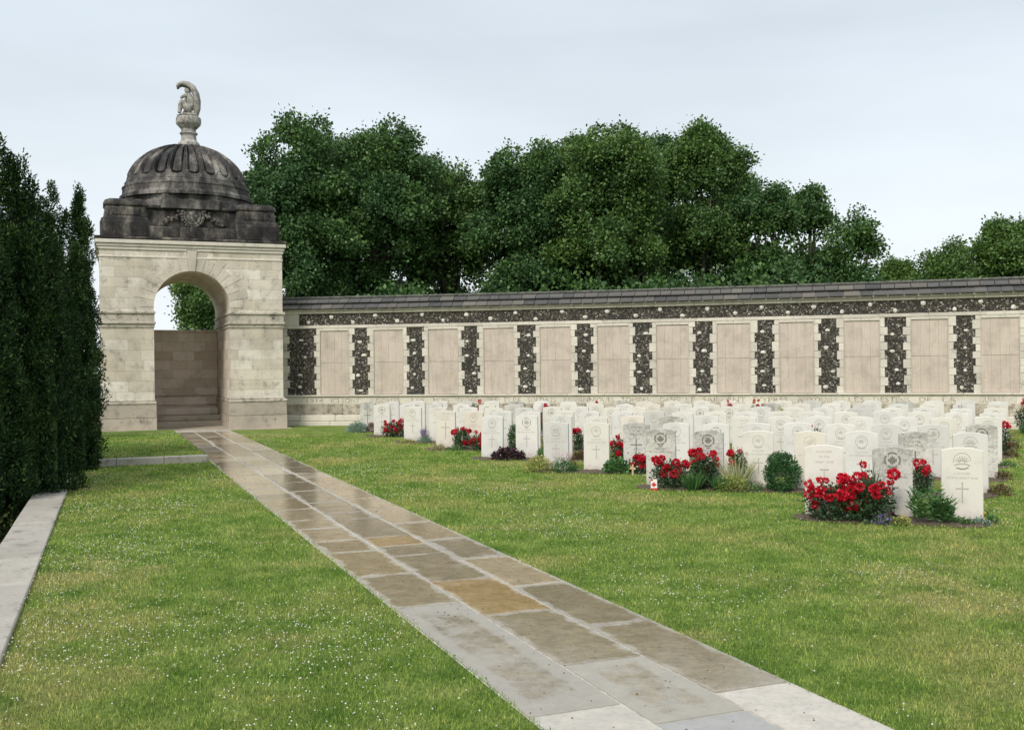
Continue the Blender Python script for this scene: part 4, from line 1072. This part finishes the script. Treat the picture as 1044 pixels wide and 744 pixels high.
pl_ = [(x_, .082 + z) for x_, z in lf] + [(-x_, .082 + z) for x_, z in lf[::-1]]; mb.prism(pl_[::-1], -.0065, -.0035); mb.build('red_leaf_and_band', m_red, fl)
mb = MB(); mb.tube([(.0, .008, -.02), (.0, .008, .13)], .003, 6); mb.build('stick', m_wood, fl)
x_, y_, p = bed_xy(644, 2, .50)
cr = empty('wooden_cross', (x_, y_, 0), p); tag(cr, 'small pale wooden remembrance cross stuck in the bed beside the compact red rose bush', 'cross')
mb = MB(); mb.box(-.012, .012, -.005, .005, -.03, .155, bev=.002); mb.build('upright', m_wood, cr)
mb = MB(); mb.box(-.045, .045, -.008, -.0052, .085, .112, bev=.001); mb.build('crossbar', m_wood, cr)
M = Mat('yellow_plastic'); M.col((.70, .50, .05)).rough(.5); m_yel = M.m
x_, y_, p = HS[(0, 2)]; q = local_front(x_, y_, p, .215, .02)
mb = MB(); mb.box(-.009, .009, -.015, .015, -.02, .10, bev=.002); o = mb.build('marker_peg', m_yel); o.location = (*q, 0); o.rotation_euler = (0, 0, p)
tag(o, 'small yellow marker peg against the right side of the rightmost front headstone', 'marker')

# ------------------------------------------------------------------ trees
leaf_deep = leafmat('tree_leaf_deep', [(0, (.020, .060, .018)), (.5, (.050, .120, .038)), (1, (.115, .215, .075))], .5, .22, (.35, (1.35, 1.25, .9)))
leaf_mid = leafmat('tree_leaf_mid', [(0, (.030, .076, .020)), (.5, (.070, .150, .040)), (1, (.145, .25, .075))], .5, .22, (.35, (1.3, 1.2, .9)))
leaf_light = leafmat('tree_leaf_light', [(0, (.05, .11, .025)), (.5, (.085, .165, .04)), (1, (.13, .22, .06))], .5, .25, (.4, (1.25, 1.2, .9)))
leaf_yew = leafmat('yew_leaf', [(0, (.008, .022, .009)), (.55, (.020, .052, .016)), (.88, (.048, .100, .028)), (1, (.10, .16, .05))], .6, .1, (1.2, (1.5, 1.4, 1.1)), spec=.2)
F1 = 1050.
def tree(px, hw, top, Y, mat, label, nb=46, seed=0, leaf=.125, zbot=1.6, nl=560):
    global rng
    rng = np.random.default_rng(100 + seed)
    s_ = F1 / Y; X = (px - 522 + .0103 * (372 - (top + 300) / 2)) / s_; yh = 372.7 - .0103 * (px - 522); H = EYE + (yh - top) / s_; rx = hw / s_
    root = empty('broadleaf_tree', (X, Y, 0)); tag(root, label, 'tree', 'trees behind the memorial wall')
    cz = (H + zbot) / 2; rz_ = (H - zbot) / 2
    parts_ = []; cents = []
    # a crown of several unequal lobes, each carrying leafy boughs
    lobes = [(0, 0, H - rx * .66, rx * .66), (0, 0, (H + zbot) * .50, rx * .85), (0, 0, H - rx * 1.25, rx * .80)]
    nlb = 4 if rx > 1.6 else 3
    for k in range(nlb):
        a_ = 2 * math.pi * (k + rng.uniform(-.25, .25)) / nlb + seed; lr = rx * rng.uniform(.50, .64)
        lobes.append((math.cos(a_) * (rx - lr), math.sin(a_) * (rx - lr), H - lr - rng.uniform(.04, .26) * (H - zbot), lr))
    for k in range(nlb + 5):
        a_ = 2 * math.pi * (k + rng.uniform(-.3, .3)) / (nlb + 5); lr = rx * rng.uniform(.5, .68)
        lobes.append((math.cos(a_) * (rx * 1.08 - lr), math.sin(a_) * (rx * 1.08 - lr), zbot + lr * .6 + rng.uniform(.0, .50) * (H - zbot), lr))
    tot_ = sum(l_[3] ** 2 for l_ in lobes)
    for (lx, ly, lz, lr) in lobes:
        for k in range(max(4, int(nb * 3.4 * lr ** 2 / tot_))):
            d = rng.normal(0, 1, 3); d /= np.linalg.norm(d); d[2] = d[2] if d[2] > -.3 else -d[2] * .5
            br = rng.uniform(.34, .74) * (.5 + .25 * lr); q = rng.uniform(.62, 1.0)
            c = np.array([lx, ly, lz]) + d * q * (lr - br * .35) * np.array([1, 1, 1.0]); cents.append(c)
            n = int(nl * (br / .62) ** 2); P, D = shell(n, c, (br * rng.uniform(.8, 1.15), br, br * rng.uniform(.6, .95)), .45, .35)
            P += nrm(rng.normal(0, 1, P.shape)) * (rng.uniform(0, 1, n) ** 2.4 * .42)[:, None]
            D[:, 2] -= .15
            parts_.append(leaves(P, D, leaf, leaf * .72, .8, .1))
    n = int(nl * 4); P, D = shell(n, (0, 0, cz), (rx * .8, rx * .8, rz_ * .85), .2)
    parts_.append(leaves(P, D, leaf * 1.4, leaf, .9, .1))
    V, Fc = join_np(parts_); link('crown', mesh_np('crown', V, Fc), mat, root)
    tb = MB(); tr_ = .10 + .028 * H
    tb.tube([(0, 0, -.2), (.05, 0, H * .15), (-.08, .05, H * .35), (.05, 0, H * .6), (0, 0, H * .72)], [tr_ * 1.2, tr_ * .9, tr_ * .6, tr_ * .32, tr_ * .1], 9)
    for k in range(10):
        c = cents[k * 7 % len(cents)] * np.array([.85, .85, .9]); z0 = min(H * rng.uniform(.22, .5), c[2] - .2) ; z0 = max(z0, .8)
        tb.tube([(0, 0, z0), (c[0] * .5, c[1] * .5, z0 + (c[2] - z0) * .6), (c[0], c[1], c[2])], [tr_ * .35, tr_ * .22, tr_ * .06], 6)
    tb.build('trunk', m_bark, root, True)
tree(298, 74, 112, 38, leaf_deep, 'tall dark green tree right beside the dome, leftmost of the big trees', 70, 1)
tree(390, 64, 117, 40, leaf_deep, 'tall broad dark green tree with a flat bumpy top, second of the big trees', 74, 2)
tree(462, 50, 168, 42, leaf_mid, 'lower mid green tree in the dip between the two tallest groups', 50, 3)
tree(538, 66, 138, 40, leaf_deep, 'tall dark tree on the right side of the dip in the tree line', 70, 4)
tree(620, 68, 121, 39, leaf_mid, 'tall mid green tree with the highest rounded crown above the middle of the wall', 74, 5)
tree(668, 52, 134, 46, leaf_deep, 'dark tree filling the gap between the two highest crowns, set farther back', 60, 14)
tree(716, 54, 121, 41, leaf_mid, 'tall round headed tree at the right end of the highest tree line', 70, 6)
tree(348, 46, 126, 44, leaf_mid, 'dark tree closing the gap between the two leftmost big trees', 50, 15)
tree(428, 44, 146, 45, leaf_deep, 'dark tree showing over the shoulder of the second big tree', 46, 16)
tree(578, 46, 139, 45, leaf_mid, 'tree filling the space left of the highest rounded crown', 50, 17)
tree(748, 34, 166, 45, leaf_deep, 'dark shoulder of foliage at the right end of the highest trees', 40, 18)
tree(784, 38, 182, 40, leaf_deep, 'dark narrow tree just right of the highest tree line, with gaps low down', 36, 7, nl=460)
tree(826, 32, 186, 43, leaf_deep, 'dark tree with a ragged crown, sloping down to the right', 34, 8, nl=440)
tree(870, 34, 213, 40, leaf_deep, 'small dark loose branched tree at the foot of the slope in the tree line', 30, 9, nl=360)
tree(916, 26, 256, 50, leaf_light, 'small light green tree in the low gap of the tree line', 22, 10)
tree(966, 42, 244, 47, leaf_mid, 'low spreading green tree left of the tree at the right edge', 36, 11)
tree(1030, 44, 211, 42, leaf_mid, 'mid green bushy tree at the right edge of the photo', 50, 12)
tree(228, 52, 268, 45, leaf_mid, 'leafy tree seen through the arch of the pavilion', 50, 13)
rng = np.random.default_rng(55)
# hedge behind the wall
mbp = []
for k in range(60):
    s = -.5 + k * .52; x_, y_, p = wall_pt(s, -6.5 - rng.uniform(0, 1.5)); r_ = rng.uniform(.9, 1.4)
    hz = rng.uniform(2.4, 3.9) if s < 15 else rng.uniform(1.8, 3.0)
    P, D = shell(480, (x_, y_, hz), (r_, r_, r_), .6); mbp.append(leaves(P, D, .16, .12, .8, .1))
    P, D = shell(200, (x_, y_, hz * .45), (r_, r_, hz * .45), .6); mbp.append(leaves(P, D, .16, .12, .8, .1))
V, Fc = join_np(mbp); hd = link('hedge', mesh_np('hedge', V, Fc), leaf_deep); tag(hd, 'dense dark green hedge growing along the back of the memorial wall', 'hedge')

# yews
def yew(X, Y, H, rw, label, seed, plumes, n=52000, zb=-1.25):
    global rng
    rng = np.random.default_rng(300 + seed)
    root = empty('yew_tree', (X, Y, zb)); tag(root, label, 'yew', 'dark columnar yews beside the terrace')
    parts_ = []
    tot = sum(p_[3] * p_[2] for p_ in plumes); nt_ = n // 46
    for (dx, dy, h_, r_) in plumes:
        m_ = int(nt_ * r_ * h_ / tot); t_ = rng.uniform(0, 1, m_) ** .85; a = rng.uniform(0, 6.28, m_)
        prof = np.minimum(1, .55 + (t_ / .25) * .45) * (1 - np.clip((t_ - .6) / .4, 0, 1) ** 1.7 * .93)
        lump = 1 + .14 * np.sin(t_ * h_ * 5 + a * 2 + dx * 9) + .10 * np.sin(a * 4 - t_ * h_ * 3.3)
        rr = r_ * prof * lump * rng.uniform(.80, 1.02, m_)
        P0 = np.stack([dx + rr * np.cos(a), dy + rr * np.sin(a), .15 + t_ * (h_ - .15)], 1)
        tr0 = rng.uniform(.05, .11, m_); o_ = nrm(rng.normal(0, 1, (m_ * 46, 3)))
        P = np.repeat(P0, 46, 0) + o_ * np.repeat(tr0, 46)[:, None] * np.array([1, 1, 1.7]) * rng.uniform(.3, 1, (m_ * 46, 1))
        D = o_ * .9 + np.repeat(np.stack([np.cos(a) * .35, np.sin(a) * .35, np.full(m_, .9)], 1), 46, 0)
        parts_.append(leaves(P, D, .050, .022, .45, .1))
    V, Fc = join_np(parts_); link('crown', mesh_np('crown', V, Fc), leaf_yew, root)
    tb = MB()
    for (dx, dy, h_, r_) in plumes:
        tb.tube([(dx * .3, dy * .3, -.1), (dx * .8, dy * .8, h_ * .3), (dx, dy, h_ * .5)], [.09, .06, .02], 6)
    tb.build('trunk', m_bark, root, True)
    cb = MB()  # added solid cores inside the plumes, there to block light through the crown
    for (dx, dy, h_, r_) in plumes:
        cb.lathe([(r_ * .2, .2), (r_ * .34, .2 + h_ * .12), (r_ * .34, h_ * .5), (r_ * .2, h_ * .58), (.02, h_ * .66)], 10, (dx, dy))
    cb.build('light_block_core', leaf_yew, root)
def plume_set(rw, H, k, seed, extra=()):
    r_ = random.Random(seed); o = [(0, 0, H * .95, rw * .42)]
    for i in range(k):
        a = 2 * math.pi * i / k + r_.uniform(-.2, .2); q = rw * r_.uniform(.5, .66); o.append((q * math.cos(a), q * math.sin(a), H * r_.uniform(.74, .98), rw * r_.uniform(.28, .36)))
    return o + list(extra)
yew(-8.35, 17.2, 6.05, 1.40, 'dark green columnar yew nearest the pavilion, its foliage overhanging the kerb', 1,
    [(0, .2, 5.1, .50), (-.6, .2, 5.2, .42), (.30, -.45, 5.1, .34), (.62, -.15, 5.68, .26), (.86, .1, 5.55, .25), (1.02, .25, 5.66, .22), (.92, -.5, 5.0, .36), (1.12, -.1, 4.9, .28), (1.22, -.3, 4.15, .32), (1.0, -.7, 3.5, .36), (1.05, -.1, 3.2, .34),
     (.5, -.9, 4.7, .40), (0, -.9, 4.9, .42), (-.5, -.8, 5.2, .44), (.8, -1.0, 3.9, .36), (.3, -1.15, 4.2, .36), (-.9, .5, 5.2, .4), (.2, .9, 5.0, .4), (.8, .8, 4.8, .36), (.95, -1.0, 2.4, .34), (.72, -.05, 5.95, .17), (1.04, .22, 5.92, .15), (.46, -.25, 5.72, .17), (1.22, .15, 5.35, .15)], 270000)
yew(-7.25, 13.3, 6.0, 1.35, 'tallest dark green yew at the left edge, in front of the other yew', 2,
    [(0, 0, 5.6, .50), (.25, -.3, 5.5, .32), (.50, -.1, 5.66, .25), (.72, .15, 5.62, .24), (.92, .3, 5.40, .22), (1.06, .5, 4.9, .24), (.98, .9, 4.5, .30), (.72, -.45, 4.9, .36), (.86, .2, 4.5, .36), (.60, -.8, 4.2, .38), (.2, -1.0, 4.6, .40), (-.3, -.8, 5.3, .44),
     (.75, -.4, 3.4, .38), (.5, -1.0, 3.0, .38), (.9, .9, 3.6, .38), (-.8, 0, 5.3, .5), (0, .9, 5.4, .44), (.5, .8, 5.3, .4), (.40, -.2, 5.80, .16), (.66, .0, 5.86, .15), (.84, .2, 5.64, .14)], 270000)
yew(-10.6, 22.3, 5.3, 1.2, 'smaller yew hidden behind the others, closest to the pavilion plinth', 3, plume_set(1.1, 5.0, 8, 3), 40000)
# low sprigs at the foot of the yews
x_, y_ = -6.15, 13.0
P, D = shell(700, (0, 0, .55), (.5, .6, .62), .3); 
root = empty('young_shrub', (kp(-.85, 8.0).x, kp(-.85, 8.0).y, -1.25)); tag(root, 'small bright leaved shrub peeping over the coping below the yews', 'shrub')
P, D = shell(420, (0, 0, .95), (.35, .45, .35), .2); link('foliage', mesh_np('foliage', *leaves(P, D, .06, .045, .6, .1)), g_lime, root)
mb = MB(); mb.tube([(0, 0, -.05), (.05, 0, .5), (0, .1, 1.0)], [.02, .015, .008], 6); mb.build('stem', m_stem, root)

# ------------------------------------------------------------------ lawn detail
rng = np.random.default_rng(77)
def in_lawn(X, Y):
    """True where grass grows; also returns terrain height"""
    n_ = (X - PO.x) * PN.x + (Y - PO.y) * PN.y; t_ = (X - PO.x) * PD.x + (Y - PO.y) * PD.y
    kn = (X - KO.x) * KN.x + (Y - KO.y) * KN.y
    edge = .018 * np.sin(t_ * 7.3) + .012 * np.sin(t_ * 23) + rng.normal(0, .012, X.shape)
    edge_l = np.abs(edge) ; edge_r = -np.abs(edge)
    ok = (kn > .0 - .02) & ((n_ < -.004 + edge_l) | (n_ > 1.437 + edge_r)) & (t_ > -4)
    z = np.zeros_like(X)
    up = (n_ < -.02) & (t_ > TK + .10) & (t_ < 23.3); z[up] = .10
    ok &= ~((n_ < -.02) & (t_ > TK - .09) & (t_ < TK + .14)) & ~((n_ < 0) & (t_ > 23.2))
    # wall / beds
    # arc centre
    R0 = 1 / abs(KAP); p0 = PH0; cx = WX + math.sin(p0) / KAP * -1; cy = WY + math.cos(p0) / KAP
    d = R0 - np.hypot(X - cx, Y - cy); ang = np.arctan2(X - cx, Y - cy); s = (-(ang) * -1 - (-p0)) / 1.0
    phi = -ang; s = (phi - PH0) / KAP
    ok &= d > .22
    for ri, offs in enumerate(ROWS):
        a, b = SS[ri][0] - .30, SS[ri][-1] + .27
        ok &= ~((d > offs - .10) & (d < offs + .42) & (s > a) & (s < b))
    return ok, z
def scatter(n, r0, r1, ang, pw):
    u_ = rng.uniform(0, 1, n); e_ = 2 - pw; rr = (r0 ** e_ + u_ * (r1 ** e_ - r0 ** e_)) ** (1 / e_); a = rng.uniform(-ang, ang, n)
    X, Y = rr * np.sin(a), rr * np.cos(a); ok, z = in_lawn(X, Y); return X[ok], Y[ok], z[ok], rr[ok]
X, Y, Z, RR = scatter(760000, 3.6, 26, R(36), 1.75)
n = len(X); h_ = rng.uniform(.011, .031, n) * (1 + .015 * RR); wd = rng.uniform(.0022, .0040, n) * np.clip(RR / 6, 1, 3.2)
az = rng.uniform(0, 6.283, n); lean = rng.uniform(.1, .9, n) * h_; fa = rng.uniform(0, 6.283, n)
B = np.stack([X, Y, Z - .003], 1); Sx = np.stack([np.cos(fa), np.sin(fa), np.zeros(n)], 1) * wd[:, None]
Md = B + np.stack([np.cos(az) * lean * .35, np.sin(az) * lean * .35, h_ * .6], 1); Tp = B + np.stack([np.cos(az) * lean, np.sin(az) * lean, h_], 1)
V = np.stack([B - Sx * .5, B + Sx * .5, Md + Sx * .42, Tp, Md - Sx * .42], 1).reshape(-1, 3)
i0 = np.arange(n)[:, None] * 5
Fq = i0 + np.array([0, 1, 2, 4]); Ft = i0 + np.array([4, 2, 3])
me = bpy.data.meshes.new('grass'); me.vertices.add(len(V)); me.vertices.foreach_set('co', V.astype('f').ravel())
lp = np.concatenate([Fq, Ft], 1).ravel().astype('i'); me.loops.add(len(lp)); me.loops.foreach_set('vertex_index', lp)
ls = (np.arange(n)[:, None] * 7 + np.array([0, 4])).ravel().astype('i'); me.polygons.add(2 * n); me.polygons.foreach_set('loop_start', ls); me.update(calc_edges=True)
tag(link('grass', me, m_blade), 'short mown green grass covering the lawns on both sides of the path', 'grass', kind='stuff')
# clover heads in drifts
X, Y, Z, RR = scatter(60000, 3.8, 26, R(36), 1.35)
f = np.sin(X * 1.3 + Y * .7) + np.sin(Y * 1.9 - X * .6 + 1) + np.sin(X * 2.9 + 2 + Y * .4) * .8 + rng.normal(0, 1.3, len(X))
left = ((X - PO.x) * PN.x + (Y - PO.y) * PN.y) < 0
k_ = f > np.where(left, 1.5, 2.25); X, Y, Z, RR = X[k_], Y[k_], Z[k_], RR[k_]
n = len(X); r_ = rng.uniform(.0036, .0066, n)[:, None] * np.clip(RR / 9, 1, 1.45)[:, None]; C_ = np.stack([X, Y, Z + rng.uniform(.028, .046, n)], 1)
oc = np.array([(1, 0, 0), (0, 1, 0), (-1, 0, 0), (0, -1, 0), (0, 0, .9), (0, 0, -.7)]); V = (C_[:, None] + oc[None] * r_[:, None]).reshape(-1, 3)
Fo = np.array([(0, 1, 4), (1, 2, 4), (2, 3, 4), (3, 0, 4), (1, 0, 5), (2, 1, 5), (3, 2, 5), (0, 3, 5)]); Fc = (np.arange(n)[:, None, None] * 6 + Fo[None]).reshape(-1, 3)
tag(link('clover_flowers', mesh_np('clover', V, Fc), m_clover), 'white clover heads scattered through the lawns', 'flowers', kind='stuff')
# crumbs and fallen bits on the path
pc = []
n = 500; tt = rng.uniform(-.5, 14, n); nn_ = rng.uniform(.02, 1.42, n)
P = np.stack([PO.x + PN.x * nn_ + PD.x * tt, PO.y + PN.y * nn_ + PD.y * tt, np.full(n, .0105)], 1)
me = mesh_np('litter', *leaves(P, np.stack([rng.normal(0, 1, n), rng.normal(0, 1, n), rng.uniform(0, .2, n)], 1), .013, .008, .1, .1)); 
tag(link('leaf_litter', me, g_brown), 'tiny brown leaf scraps scattered on the wet flagstones', 'leaf litter', kind='stuff')
